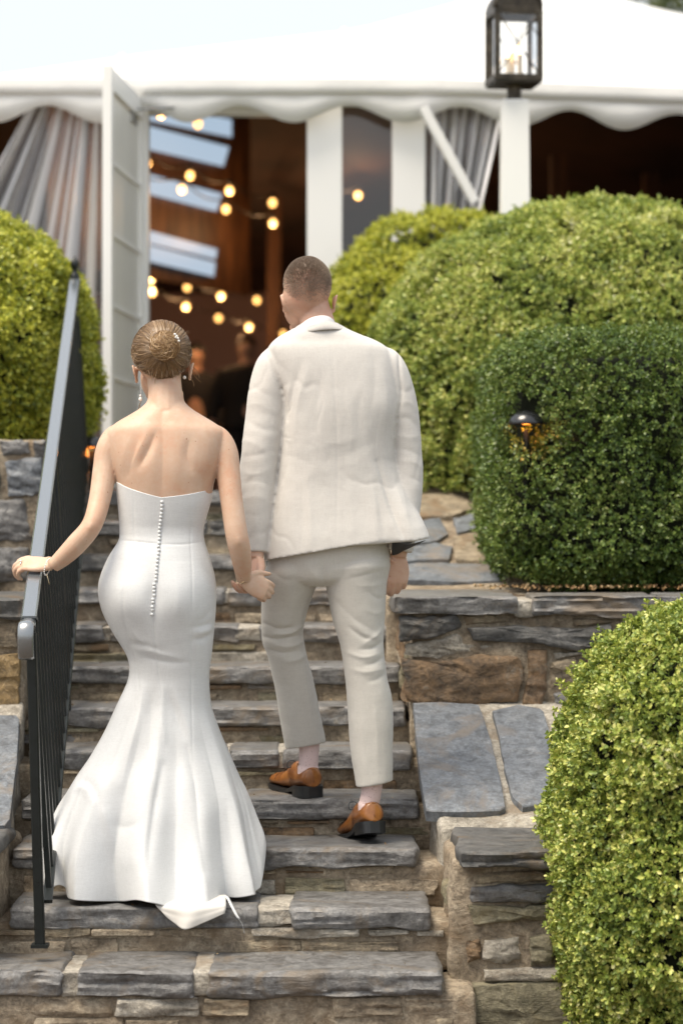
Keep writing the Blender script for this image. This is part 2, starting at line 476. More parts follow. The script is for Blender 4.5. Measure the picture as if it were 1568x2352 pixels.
# ------------------------------------------------------------------ staircase
stairs = empty('stone_staircase', (-.4, 7.2, 0), 'rustic bluestone staircase climbing between hedges to the white tent', 'staircase')
CUTS = {0: [(0,145),(176,448),(476,1015)], 1: [(22,596),(668,988)], 2: [(30,330),(342,958)], 3: [(70,250),(560,945)],
        4: [(110,330),(525,640),(652,905)], 5: [(130,300),(310,700),(715,905)], 6: [(140,330),(342,905)], 7: [(150,240),(252,548),(596,905)]}
for i in range(12):
    Y, Zt = STEP_Y[i], STEP_Z[i]
    th = .062 + .006*rnd.random() if i else .078
    # body of mortar under the tread
    z_lo = STEP_Z[i-1]-.06 if i else -.12
    mass('mortar', (xl(Y)-.12, Y+.020, z_lo), (xr(Y)+.10, Y+.44, Zt-th+.012), M['mortar'], stairs, 50+i, .008, .045)
    if i in CUTS:
        cuts = [(X_(p, Y), X_(q, Y)) for p, q in CUTS[i]]
        if i == 0: cuts[0] = (-1.36, cuts[0][1])
        if i >= 3:
            cuts[0] = (xl(Y), cuts[0][1]); cuts[-1] = (cuts[-1][0], xr(Y))
        if i == 3: cuts = [(cuts[0][0], cuts[0][1]), (cuts[0][1]+.012, cuts[1][0]-.01), cuts[1]]
        if i == 4: cuts = [cuts[0], (cuts[0][1]+.012, cuts[1][0]-.012)] + cuts[1:]
    else:
        a, cuts = xl(Y), []
        while a < xr(Y)-.05:
            b = min(a + rnd.uniform(.3, .7), xr(Y))
            if xr(Y)-b < .15: b = xr(Y)
            cuts.append((a, b)); a = b+.014
    for k, (a, b) in enumerate(cuts):
        m = M['slate'] if rnd.random() < .9 else M['dark_slate']
        slab('tread_slab', (a, Y-.012+.012*rnd.random(), Zt-th), (b, Y+.34, Zt), m, stairs, 100+i*10+k, r=.013, step=.022 if i < 4 else .035,
             front=.011, top=.0025, skew=rnd.uniform(-.006, .006))
        if k+1 < len(cuts) and cuts[k+1][0]-b > .006:
            slab('mortar_joint', (b-.012, Y+.006, Zt-th+.004), (cuts[k+1][0]+.012, Y+.33, Zt-.006), M['mortar_pale'], stairs, 300+i*10+k, r=.008, step=.024, front=.008, top=.005)
    # riser: thin broken courses below the tread
    hi, lo = Zt-th-.002, (STEP_Z[i-1] if i else -.10)
    hts = [(lo-.012, lo+(hi-lo)*(.42+.2*rnd.random()))]; hts.append((hts[0][1]+.006, hi))
    for c, (z0, z1) in enumerate(hts):
        a = xl(Y)+rnd.uniform(-.1, .05)
        while a < xr(Y)+.0:
            w = rnd.uniform(.10, .34); b = min(a+w, xr(Y)+.03)
            if rnd.random() < .62 and b-a > .05:
                m = M[rnd.choice(['tan_stone','tan_stone','mortar','tan_stone','mortar_pale','green_stone','slate','mortar','brown_stone'] if i > 1 else ['tan_stone','mortar','tan_stone','mortar','green_stone','mortar_pale','slate'])]
                slab('riser_stone', (a, Y+.002+.016*rnd.random(), z0+rnd.uniform(0,.008)), (b, Y+.12, z1-rnd.uniform(0,.008)), m, stairs, rnd.randrange(9999),
                     r=.005, step=.02 if i < 4 else .035, front=.009, top=.005, bot=.006)
            a = b+rnd.uniform(.006, .03)

# ------------------------------------------------------------------ cheek walls
def on_plane(px, py, p0, nrm):
    d = np.array([(px-784)/FPX, 1.0, -(py-1176)/FPX]); o = np.array([0, 0, CZ])
    p0, nrm = np.array(p0, float), np.array(nrm, float)
    return o + d*(np.dot(p0-o, nrm)/np.dot(d, nrm))
WY = 8.67                       # face of the upright wall
BY = 7.36                       # face of the lower block
CAPZ = Z_(1954, 7.30)
WTOP = Z_(1371, WY)
RZ1 = Z_(1612, WY)
wall_r = empty('stone_wall', (.8, WY, 0), 'dry-looking fieldstone cheek wall with slate caps right of the staircase', 'wall')
# lower block
mass('mortar', (.335, BY+.03, -.15), (1.05, 8.05, CAPZ-.045), M['mortar'], wall_r, 7, .014, .04)
slab('cap_stone', (X_(1057,7.30), 7.30, CAPZ-.05), (.98, 7.86, CAPZ), M['dark_slate'], wall_r, 21, r=.009, step=.024, front=.015, top=.004, skew=.01)
yb = BY+.03
def wpoly(pts, m, seed, Y=yb, th=.018, nm='wall_stone', **k):
    return poly_stone(nm, [P(x, y, Y) for x, y in pts], (0,-1,0), th, M[m], wall_r, seed, **k)
wpoly([(1078,2036),(1180,2030),(1320,2026),(1322,2066),(1200,2072),(1080,2070)], 'slate', 1, th=.02)
wpoly([(1076,2077),(1200,2079),(1325,2074),(1320,2118),(1200,2112),(1090,2122)], 'green_stone', 2, th=.016)
wpoly([(1088,2004),(1180,2000),(1318,1994),(1316,2020),(1180,2024),(1086,2030)], 'tan_stone', 3, th=.004)
wpoly([(1212,2150),(1262,2144),(1268,2212),(1215,2216)], 'green_stone', 4, th=.03)
wpoly([(1272,2146),(1330,2150),(1332,2214),(1274,2212)], 'ochre_stone', 5, th=.018)
wpoly([(1112,2160),(1190,2152),(1200,2206),(1150,2214),(1108,2204)], 'mortar_pale', 6, th=.006)
wpoly([(1068,2160),(1100,2158),(1104,2200),(1072,2214)], 'brown_stone', 7, th=.004)
wpoly([(1108,2226),(1230,2222),(1335,2218),(1336,2246),(1240,2250),(1110,2252)], 'mortar_pale', 8, th=.022)
wpoly([(1058,2260),(1200,2254),(1380,2252),(1390,2400),(1200,2410),(1062,2400)], 'green_stone', 9, th=.03, rough=.007)
wpoly([(1340,2060),(1420,2056),(1425,2120),(1345,2124)], 'slate', 10)
# sloping flank
RN = np.cross([1,0,0], P(1000,1612,WY)-P(1000,1886,7.86)); RN /= np.linalg.norm(RN)
rp0 = np.array([.3, 7.86, Z_(1886,7.86)])
def rshear(w):
    w = w.copy(); w[:,2] += (w[:,1]-7.86)*(RZ1-Z_(1886,7.86))/(WY-7.86); w[:,0] += -(w[:,1]-7.86)*.06*(w[:,0] < .6); return w
mass('mortar', (.318, 7.84, Z_(1886,7.86)-.5), (1.05, WY+.1, Z_(1886,7.86)-.012), M['mortar_pale'], wall_r, 8, .008, .04, rshear)
def rpoly(pts, m, seed):
    return poly_stone('paving_slab', [on_plane(x, y, rp0, RN) for x, y in pts], RN, .012, M[m], wall_r, seed, bulge=.002, rough=.003, n=60)
rpoly([(948,1619),(1030,1618),(1098,1622),(1112,1660),(1128,1710),(1148,1790),(1160,1866),(1080,1870),(978,1868),(962,1780)], 'slate_top', 31)
rpoly([(1130,1640),(1190,1622),(1246,1634),(1262,1690),(1262,1790),(1254,1850),(1200,1860),(1176,1840),(1158,1770),(1146,1700)], 'slate_top', 32)
rpoly([(1290,1640),(1380,1630),(1400,1760),(1380,1860),(1300,1862),(1280,1760)], 'slate_top', 33)
# upright wall
mass('mortar', (.245, WY+.025, .4), (2.4, WY+.5, WTOP-.05), M['mortar'], wall_r, 9, .014, .045)
def upoly(pts, m, seed, th=.016, **k): return wpoly(pts, m, seed, WY+.03, th, **k)
upoly([(912,1416),(980,1412),(1050,1410),(1056,1440),(1000,1462),(918,1474)], 'dark_slate', 41, .03, rough=.009)
upoly([(1074,1442),(1180,1436),(1330,1444),(1405,1432),(1398,1476),(1330,1494),(1200,1476),(1082,1470)], 'dark_slate', 42, .03, rough=.009)
upoly([(922,1512),(1010,1522),(1100,1502),(1196,1508),(1204,1540),(1188,1612),(1080,1619),(932,1612)], 'brown_stone', 43, .026, rough=.008, n=60)
upoly([(1210,1496),(1254,1492),(1256,1560),(1238,1630),(1197,1618),(1209,1545)], 'brown_stone', 44, .022)
upoly([(1264,1520),(1320,1505),(1332,1540),(1290,1567),(1262,1585)], 'tan_stone', 45)
upoly([(1268,1594),(1310,1585),(1345,1596),(1338,1640),(1280,1650)], 'slate', 46)
upoly([(1062,1414),(1130,1412),(1160,1428),(1070,1436)], 'tan_stone', 47, .008)
upoly([(1310,1420),(1420,1422),(1425,1428),(1320,1438)], 'tan_stone', 48, .012)
upoly([(930,1480),(1000,1468),(1060,1452),(1070,1476),(1160,1484),(1090,1494),(1000,1514),(925,1504)], 'mortar_pale', 49, .005)
upoly([(1340,1500),(1420,1490),(1430,1560),(1350,1580)], 'brown_stone', 50)
upoly([(1270,1500),(1330,1496),(1335,1502),(1275,1514)], 'mortar_pale', 51, .01)
for k in range(6): upoly([(1430+90*k, 1425),(1515+90*k,1428),(1513+90*k,1480+10*(k%2)),(1428+90*k,1485)], ['slate','tan_stone','dark_slate'][k%3], 60+k)
for k in range(5): upoly([(1440+110*k, 1495),(1545+110*k,1498),(1540+110*k,1600),(1442+110*k,1605)], ['brown_stone','tan_stone'][k%2], 70+k)
slab('cap_stone', (X_(905,WY), WY-.02, WTOP-.062), (X_(1189,WY), 9.5, WTOP), M['slate'], wall_r, 22, r=.008, step=.028, front=.014, top=.002)
slab('cap_stone', (X_(1224,WY), WY-.012, WTOP-.068), (X_(1508,WY), 9.05, WTOP+.004), M['slate'], wall_r, 23, r=.008, step=.028, front=.016, top=.002)
slab('cap_stone', (X_(1520,WY), WY-.016, WTOP-.066), (X_(1790,WY), 9.05, WTOP+.002), M['slate'], wall_r, 24, r=.008, step=.03, front=.016)
slab('mortar_joint', (X_(1180,WY), WY+.0, WTOP-.066), (X_(1232,WY), 9.1, WTOP-.012), M['mortar_pale'], wall_r, 25, r=.012, step=.02)
# upper slope of flagstones behind the wall
UZ0, UZ1 = WTOP-.004, 1.62
def ushear(w):
    w = w.copy(); w[:,2] += np.interp(w[:,1], [9.3, 9.5, 10.9], [0, .0, UZ1-UZ0]); return w
mass('mortar', (.17, 9.3, .7), (.92, 10.95, UZ0-.01), M['mortar'], wall_r, 10, .008, .05, ushear)
UN = np.array([0, -(UZ1-UZ0), 1.4]); UN /= np.linalg.norm(UN); up0 = (.4, 9.5, UZ0-.002)
for k, (pts, m) in enumerate([([(938,1300),(1010,1296),(1140,1302),(1150,1338),(1040,1340),(930,1338)], 'slate_top'),
        ([(930,1262),(1000,1250),(1040,1262),(1030,1290),(935,1292)], 'slate_top'), ([(1040,1236),(1120,1220),(1140,1262),(1130,1292),(1046,1290)], 'tan_stone'),
        ([(930,1205),(1010,1195),(1030,1230),(1000,1246),(930,1254)], 'slate_top'), ([(960,1140),(1060,1135),(1090,1170),(1040,1190),(960,1192)], 'tan_stone'),
        ([(1040,1195),(1100,1180),(1140,1210),(1050,1228)], 'slate_top'), ([(1148,1226),(1200,1216),(1205,1290),(1150,1290)], 'slate_top'), ([(1110,1176),(1170,1160),(1200,1205),(1150,1216)], 'tan_stone'), ([(1075,1135),(1150,1130),(1165,1152),(1105,1168)], 'slate_top'), ([(1160,1304),(1230,1304),(1235,1338),(1165,1338)], 'tan_stone')]):
    poly_stone('paving_slab', [on_plane(x, y, up0, UN) for x, y in pts], UN, .010, M[m], wall_r, 80+k, bulge=.002, rough=.004)
# inner flank stones along the steps
for k in range(25):
    Y0 = 7.58 + .118*k
    if abs(Y0-8.70) < .14: continue
    z0 = np.interp(Y0, STEP_Y, STEP_Z)
    for j in range(3):
        zz = z0 + .0 + .11*j + rnd.uniform(-.02, .02)
        top = np.interp(Y0, [7.3, 7.86, 7.87, WY, WY+.01, 9.4, 10.9], [CAPZ, CAPZ, .47, RZ1, WTOP, WTOP, 1.62])-.07
        if zz+.05 > top: continue
        w, h = rnd.uniform(.05,.11), rnd.uniform(.03,.05)
        xx = max(xr(Y0)+.012, np.interp(Y0, [7.4, 8.05, 8.06, 8.7, 8.71, 9.3], [.335, .335, .30, .262, .245, .17])+.0) if Y0 > 7.4 else .3
        poly_stone('flank_stone', [(xx, Y0-w, zz-h),(xx, Y0+w, zz-h*.8),(xx, Y0+w, zz+h),(xx, Y0-w*.8, zz+h*.9)], (-1,0,0), .012, M[rnd.choice(['tan_stone','brown_stone','mortar','green_stone','slate'])], wall_r, 400+k*3+j, n=24)

# left side
wall_l = empty('stone_wall', (-1.4, WY, 0), 'fieldstone cheek wall left of the staircase, behind the iron railing', 'wall')
def lpoly(pts, m, seed, Y, th=.016, **k): return poly_stone('wall_stone', [P(x, y, Y) for x, y in pts], (0,-1,0), th, M[m], wall_l, seed, **k)
mass('mortar', (-2.2, 7.36, -.15), (-1.075, 8.05, CAPZ-.045), M['mortar'], wall_l, 107, .014, .05)
slab('cap_stone', (-1.9, 7.32, CAPZ-.05), (-1.062, 7.9, CAPZ), M['dark_slate'], wall_l, 121, r=.02, step=.03, front=.016)
def lshear(w):
    w = w.copy(); w[:,2] += (w[:,1]-7.86)*(RZ1-Z_(1886,7.86))/(WY-7.86); w[:,0] -= (w[:,1]-7.86)*.075; return w
mass('mortar', (-2.2, 7.84, Z_(1886,7.86)-.5), (-1.08, WY+.1, Z_(1886,7.86)-.012), M['mortar_pale'], wall_l, 108, .008, .05, lshear)
for k, pts in enumerate([[(-120,1650),(46,1648),(40,1760),(22,1900),(-120,1900)], [(-300,1650),(-130,1652),(-132,1900),(-330,1900)]]):
    poly_stone('paving_slab', [on_plane(x, y, rp0, RN) for x, y in pts], RN, .012, M['slate_top'], wall_l, 131+k, bulge=.002, rough=.003, n=50)
mass('mortar', (-2.4, WY+.025, .4), (-1.145, WY+.5, WTOP-.05), M['mortar'], wall_l, 109, .014, .05)
lpoly([(-150,1425),(40,1430),(46,1488),(-150,1490)], 'tan_stone', 141, WY+.03, .02)
lpoly([(-140,1500),(0,1504),(46,1500),(48,1636),(-150,1640)], 'ochre_stone', 142, WY+.03, .026, rough=.009)
slab('cap_stone', (-1.75, WY-.02, WTOP-.075), (-1.135, 9.4, WTOP-.004), M['dark_slate'], wall_l, 122, r=.015, step=.03, front=.016)
mass('mortar', (-3.2, 9.85, .6), (-1.19, 10.9, Z_(1012,9.85)), M['mortar'], wall_l, 110, .012, .06)
for k, (pts, m) in enumerate([([(-60,1150),(60,1145),(80,1240),(-40,1250)],'slate'), ([(10,1060),(98,1050),(100,1135),(20,1140)],'slate_top'), ([(-90,1030),(0,1040),(0,1130),(-90,1135)],'dark_slate'),
        ([(-40,1262),(70,1255),(84,1335),(-40,1340)],'slate'), ([(86,1180),(112,1175),(112,1260),(92,1262)],'brown_stone'), ([(80,1014),(106,1012),(104,1044),(84,1046)], 'slate'),
        ([(0,1012),(70,1014),(72,1042),(4,1048)],'slate'), ([(-150,1150),(-70,1150),(-60,1330),(-150,1330)],'slate_top')]):
    lpoly(pts, m, 150+k, 9.86, .02)
# ------------------------------------------------------------------ iron railing
M['iron'] = mat('black_painted_iron', (.008,.011,.011), .38, 0, .4); t = NT(M['iron'])
v_ = t.coord(); t.bump(t.noise(v_, 60, 4, .6), .12, .004)
t.color(t.mix(t.ramp(t.noise(v_, 90, 5, .8), [(.72, (0,0,0)), (.75, (1,1,1))]), (.008,.011,.011), (.14,.14,.13)))
t.rough(t.math('ADD', t.math('MULTIPLY', t.noise(v_, 25, 4, .7), .4), .14))
M['rail_top'] = mat('worn_rail_paint_sky_sheen', (.075,.092,.105), .3, 0, 1.0, coat=1.0); M['rail_top'].node_tree.nodes['Principled BSDF'].inputs['IOR'].default_value = 1.9  # bluish base adds the sky's reflection to the worn paint colour
t = NT(M['rail_top']); v_ = t.coord(); t.rough(t.math('ADD', t.math('MULTIPLY', t.noise(v_, 30, 5, .7), .22), .12)); t.bump(t.noise(v_, 45, 5, .7), .10, .004); M['rail_top'].node_tree.nodes['Principled BSDF'].inputs['Coat Roughness'].default_value = .25
R0, R1 = P(64, 1440, 7.30), P(172, 642, 10.7)      # centre line of the handrail
rail = empty('iron_railing', (R0[0], R0[1], .12), 'black iron stair railing with flat handrail and square balusters', 'railing')
def rail_at(Y, dz=0.0):
    s = (Y-R0[1])/(R1[1]-R0[1]); p = R0*(1-s)+R1*s; p[2] += dz; return p
mb = MB(); mb.bar(R0, R1, .047, .018, bev=.005); mb.bar(R0-[0,0,.014], R1-[0,0,.014], .030, .014)
mb.build('handrail', M['rail_top'], rail)
# rolled end of the handrail
mb = MB()
pr = []
for a in np.linspace(90, 262, 14):
    pr.append((R0[1]+.004-.030*math.cos(rad(a))*-1*.9-.0, R0[2]-.030+.042*math.sin(rad(a))))
path = [np.array([R0[0]-.002, R0[1]+.03, R0[2]+.016])] + [np.array([R0[0]-.003, R0[1]-.026*math.sin(rad(s)) , R0[2]-.030+.040*math.cos(rad(s))-.03*max(0,(s-90)/90)]) for s in np.linspace(0, 165, 14)]
v, f = tube(path, [(.0245, .010)]*len(path), 16, ref=(0,0,1))
mb.add(v, f); mb.build('rolled_end', M['rail_top'], rail, True)
mb = MB(); mb.bar(R0+[0,.035,.014], R0+[0,.050,.020], .052, .024, bev=.006); mb.build('collar', M['iron'], rail)
base = P(93, 2172, 7.36)
mb = MB(); mb.bar(base, R0+[.006,.04,-.02], .030, .030, up=(0,1,0), bev=.004); mb.build('post', M['iron'], rail)
mb = MB(); mb.box(base+[-.026,-.026,-.004], base+[.026,.026,.006]); mb.build('base_plate', M['iron'], rail)
# bottom bar and balusters
def foot(Y): return float(np.interp(Y, STEP_Y, STEP_Z))
B0, B1 = rail_at(7.42), rail_at(10.66)
def bar_at(Y):
    p = rail_at(Y); p[0] += .055; p[2] = foot(Y)+.085; return p
ys = np.linspace(7.42, 10.66, 7)
mb = MB(); mb.bar(bar_at(7.40), bar_at(10.6), .030, .012, bev=.002); mb.build('bottom_bar', M['iron'], rail)
Yb = 7.47
while Yb < 10.6:
    a, b = bar_at(Yb), rail_at(Yb, -.024)
    mb = MB(); mb.bar(a, b, .018, .018, up=(0,1,0), bev=.002); mb.build('baluster', M['iron'], rail); Yb += .115
for Yp in (8.75, 10.66):
    a = bar_at(Yp); a[2] = foot(Yp)-.01 if Yp < 10 else 1.59
    mb = MB(); mb.bar(a, rail_at(Yp, -.02), .030, .030, up=(0,1,0), bev=.004); mb.build('post', M['iron'], rail)
mb = MB(); e = R1+[0,.0,0]
mb.lathe(e, [(.022,-.03),(.022,.02),(.012,.03),(.012,.045),(.018,.055),(.020,.07),(.014,.085),(.006,.095),(.004,.104)], 14); mb.build('finial', M['iron'], rail, True)

# ------------------------------------------------------------------ hedges
def leaf_mat(name, stops, rough=.42, trans=.24):
    m = bpy.data.materials.new(name); m.use_nodes = True; n = NT(m)
    b = n.b; b.inputs['Roughness'].default_value = rough; b.inputs['Specular IOR Level'].default_value = .55
    geo = n.node('ShaderNodeNewGeometry'); v = n.coord()
    patch = n.noise(v, 4.5, 3, .6)
    fac = n.math('ADD', n.math('MULTIPLY', geo.outputs['Random Per Island'], .62), n.math('MULTIPLY', n.math('SUBTRACT', patch, .33), .95))
    c = n.ramp(fac, stops); n.color(c)
    tr = n.node('ShaderNodeBsdfTranslucent'); n.l.new(n.mix(.5, c, (.22,.24,.03)), tr.inputs['Color'])
    mx = n.node('ShaderNodeMixShader'); mx.inputs[0].default_value = trans
    n.l.new(b.outputs[0], mx.inputs[1]); n.l.new(tr.outputs[0], mx.inputs[2]); n.l.new(mx.outputs[0], n.n['Material Output'].inputs[0])
    return m
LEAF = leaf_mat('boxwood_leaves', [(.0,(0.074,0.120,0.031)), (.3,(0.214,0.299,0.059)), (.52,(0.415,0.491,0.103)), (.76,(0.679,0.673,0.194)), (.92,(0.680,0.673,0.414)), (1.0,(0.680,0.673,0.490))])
LEAF_Y = leaf_mat('sunlit_boxwood_leaves', [(.0,(0.092,0.133,0.024)), (.3,(0.284,0.340,0.043)), (.55,(0.566,0.570,0.066)), (.8,(0.680,0.673,0.104)), (.95,(0.680,0.673,0.240)), (1.0,(0.680,0.673,0.480))])  # warm sunlight is put into this yellower leaf colour
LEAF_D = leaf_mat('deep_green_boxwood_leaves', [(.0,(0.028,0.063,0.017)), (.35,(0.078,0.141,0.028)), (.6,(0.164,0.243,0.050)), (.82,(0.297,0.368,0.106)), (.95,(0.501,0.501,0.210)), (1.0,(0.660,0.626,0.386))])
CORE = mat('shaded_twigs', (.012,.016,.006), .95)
TWIG = mat('hedge_stem', (.09,.065,.04), .9)
def leaf_cloud(base, nrm, size, rng, per=7, oval=False):
    """sprigs of small cupped leaves standing out of the clipped face"""
    N = len(base)
    ax = nrm + rng.normal(0, .55, (N, 3)); ax[:,2] += .15; ax /= np.linalg.norm(ax, axis=1)[:, None]
    t = np.cross(ax, rng.normal(0, 1, (N, 3))); t /= np.linalg.norm(t, axis=1)[:, None]
    b = np.cross(ax, t)
    V, Q = [], []
    for k in range(per):
        ang = k*2.4 + rng.uniform(0, 1.2, N)
        hgt = (k/per)*size*1.5*rng.uniform(.8, 1.2, N)
        lean = .55 + .85*(1-k/per) + rng.normal(0, .2, N)
        L = size*rng.uniform(.7, 1.2, N)*(1 if k < per-2 else .8)
        rd = t*np.cos(ang)[:,None] + b*np.sin(ang)[:,None]
        d = ax*np.cos(lean)[:,None] + rd*np.sin(lean)[:,None]
        sd_ = np.cross(d, ax*.9+rng.normal(0,.35,(N,3))); sd_ /= np.linalg.norm(sd_, axis=1)[:,None]
        up = np.cross(sd_, d)
        o = base + ax*hgt[:,None]
        W = L*rng.uniform(.28, .36, N); cup = up*(W*.35)[:,None]
        if oval:
            pts = [o, o+d*(L*.28)[:,None]+sd_*(W*.85)[:,None]+cup, o+d*(L*.72)[:,None]+sd_*(W*.9)[:,None]+cup, o+d*L[:,None]-up*(L*.08)[:,None],
                   o+d*(L*.72)[:,None]-sd_*(W*.9)[:,None]+cup, o+d*(L*.28)[:,None]-sd_*(W*.85)[:,None]+cup]
            i0 = sum(len(x) for x in V); V.append(np.stack(pts, 1).reshape(-1, 3))
            j = i0 + np.arange(N)[:,None]*6
            Q += [j+np.array([0,1,2,3]), j+np.array([3,4,5,0])]
        else:
            pts = [o, o+d*(L*.5)[:,None]+sd_*W[:,None]+cup, o+d*L[:,None], o+d*(L*.5)[:,None]-sd_*W[:,None]+cup]
            i0 = sum(len(x) for x in V); V.append(np.stack(pts, 1).reshape(-1, 3))
            Q.append(i0 + np.arange(N)[:,None]*4 + np.array([0,1,2,3]))
    return np.vstack(V), np.vstack(Q)
def super_pts(c, s, n, N, rng):
    """points on a superellipsoid, even over its area, with outward normals"""
    c, s = np.array(c, float), np.array(s, float); out, nor = [], []
    tot = 0
    while tot < N:
        d = rng.normal(0, 1, (N*4, 3)); d /= np.linalg.norm(d, axis=1)[:,None]
        r = (np.abs(d)**n).sum(1)**(-1/n)
        p = d*r[:,None]
        g = np.sign(p)*np.abs(p)**(n-1)/s; gl = np.linalg.norm(g, axis=1)
        # area element of the stretched solid
        w = r**3*gl; w /= np.percentile(w, 99.5)
        k = rng.random(len(w)) < w
        out.append((p*s+c)[k]); nor.append((g/gl[:,None])[k]); tot += k.sum()
    return np.vstack(out)[:N], np.vstack(nor)[:N]
def hedge(name, label, c, s, n, N, leaf, m, seed, zmin, holes=(), oval=False, per=7, lump=.05, shape=None, shoots=0.0):
    rng = np.random.default_rng(seed)
    root = empty(name, (c[0], c[1], zmin), label, 'hedge', 'clipped boxwood hedges')
    p, nr = super_pts(c, s, n, int(N*2.6), rng)
    def push(p, nr): return p + nr*(lump*fbm(p*3.2, seed, 2) + .03*fbm(p*11, seed+4, 2))[:,None]
    p = push(p, nr)
    toc = np.array([0,0,CZ])-p; toc /= np.linalg.norm(toc, axis=1)[:,None]
    k = ((nr*toc).sum(1) > -.45) & (p[:,2] > zmin-.02)
    p, nr = p[k], nr[k]
    if shape is not None:
        k = shape(p); p, nr = p[k], nr[k]
    for hc, hr in holes:
        q = np.linalg.norm(p-np.array(hc), axis=1); push_in = np.clip(1-q/hr, 0, 1)
        keep = rng.random(len(p)) > push_in*1.5; p, nr = p[keep], nr[keep]
    p, nr = p[:N], nr[:N]
    gaps = fbm(p*8, seed+8, 3)
    depth = rng.exponential(.016, len(p)) - .008
    depth = np.where(rng.random(len(p)) < .035, -rng.uniform(.005, .03, len(p)), depth)
    base = p - nr*(depth + .16*np.clip(-gaps-.16, 0, 1))[:,None]
    # a few shoots that the shears missed
    k = rng.choice(len(p), int(len(p)*shoots), False); sd_ = nr[k]*.8 + rng.normal(0, .35, (len(k), 3)) + [0, 0, .35]; sd_ /= np.linalg.norm(sd_, axis=1)[:,None]
    top_ = rng.uniform(1.0, 3.2, len(k))
    for j in range(1, 4):
        q = j <= top_+.5; base = np.vstack([base, (p[k]+sd_*leaf*1.1*j)[q]]); nr = np.vstack([nr, sd_[q]])
    V, Q = leaf_cloud(base, nr, leaf, rng, per, oval)
    o = mk_quads('foliage', V, Q, m, root, oval); o['kind'] = 'stuff'
    # opaque dark inner shell, the shade among inner twigs put into its colour
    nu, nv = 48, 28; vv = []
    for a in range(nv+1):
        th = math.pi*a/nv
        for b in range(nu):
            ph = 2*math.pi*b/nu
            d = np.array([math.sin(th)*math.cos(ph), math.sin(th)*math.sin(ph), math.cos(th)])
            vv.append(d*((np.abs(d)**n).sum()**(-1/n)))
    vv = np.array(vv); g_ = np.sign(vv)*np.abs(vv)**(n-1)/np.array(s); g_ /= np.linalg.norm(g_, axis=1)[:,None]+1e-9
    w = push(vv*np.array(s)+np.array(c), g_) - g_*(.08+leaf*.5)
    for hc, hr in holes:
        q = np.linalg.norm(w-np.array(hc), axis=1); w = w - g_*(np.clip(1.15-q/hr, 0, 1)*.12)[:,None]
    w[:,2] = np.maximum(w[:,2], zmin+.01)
    mk('shade_core', w, [(a*nu+b, a*nu+(b+1)%nu, (a+1)*nu+(b+1)%nu, (a+1)*nu+b) for a in range(nv) for b in range(nu)], CORE, root)
    mb = MB()
    for k in range(5):
        x, y = c[0]+rng.uniform(-.4,.4)*s[0], c[1]+rng.uniform(-.5,.1)*s[1]
        mb.tube([(x,y,zmin-.05),(x+rng.normal(0,.03),y,zmin+.2),(x+rng.normal(0,.08),y,c[2])], [.02,.015,.008], 6)
    mb.build('stems', TWIG, root, True)
    return root
hedge('boxwood_hedge', 'rounded foreground hedge at the foot of the stone wall, lower right', (1.35, 7.42, .42), (.70, .62, .83), 2.5, 21000, .018, LEAF, 3, -.05, oval=True, per=8, shoots=.007)
PL = P(1207, 968, 9.235)        # path light in its niche
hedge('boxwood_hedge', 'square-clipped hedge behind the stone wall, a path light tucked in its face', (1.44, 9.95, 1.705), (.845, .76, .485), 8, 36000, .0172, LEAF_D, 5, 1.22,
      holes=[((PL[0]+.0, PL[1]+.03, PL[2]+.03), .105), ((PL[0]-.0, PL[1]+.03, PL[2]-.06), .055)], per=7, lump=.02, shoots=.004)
hedge('boxwood_hedge', 'largest domed hedge rising behind the square-clipped one', (1.15, 11.40, 2.0), (1.0, .95, .93), 2.35, 30000, .0205, LEAF, 7, 1.62, per=7,
      holes=[(P(1300, 715, 10.55), .09)])
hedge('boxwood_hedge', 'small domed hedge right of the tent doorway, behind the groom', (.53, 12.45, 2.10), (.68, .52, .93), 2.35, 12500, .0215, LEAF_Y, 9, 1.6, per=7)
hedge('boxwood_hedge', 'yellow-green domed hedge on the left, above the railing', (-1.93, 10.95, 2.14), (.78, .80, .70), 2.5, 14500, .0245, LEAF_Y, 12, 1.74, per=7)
# fallen leaves and chips along the wall cap and at the hedge foot
rng = np.random.default_rng(8)
n_ = 420
bx = np.concatenate([np.stack([rng.uniform(.5, 1.6, n_), rng.uniform(9.06, 9.35, n_), np.full(n_, WTOP+.02)], 1),
                     np.stack([rng.uniform(.55, .9, 160), rng.uniform(6.75, 7.1, 160), np.full(160, -.035)], 1)])
up_ = np.tile([0,0,1.0], (len(bx), 1)) + rng.normal(0,.25,(len(bx),3))
V, Q = leaf_cloud(bx, up_, .02, rng, 1)
LIT = leaf_mat('dry_leaf_litter', [(0,(.10,.055,.025)), (.4,(.26,.15,.06)), (.7,(.45,.32,.17)), (1,(.6,.48,.32))], .7, .1)
st_ = [(rng.uniform(xl(STEP_Y[i]), xr(STEP_Y[i])), STEP_Y[i]+rng.uniform(.03,.29), STEP_Z[i]+.004) for i in range(8) for _ in range(7)]
V2, Q2 = leaf_cloud(np.array(st_), np.tile([0,0,1.0], (len(st_),1))+rng.normal(0,.5,(len(st_),3)), .012, rng, 1)
V, Q = np.vstack([V, V2]), np.vstack([Q, Q2+len(V)])
o = mk_quads('leaf_litter', V, Q, LIT); tag(o, 'dry tan leaf litter under the square-clipped hedge and strewn on the steps', 'leaf litter', kind='stuff')

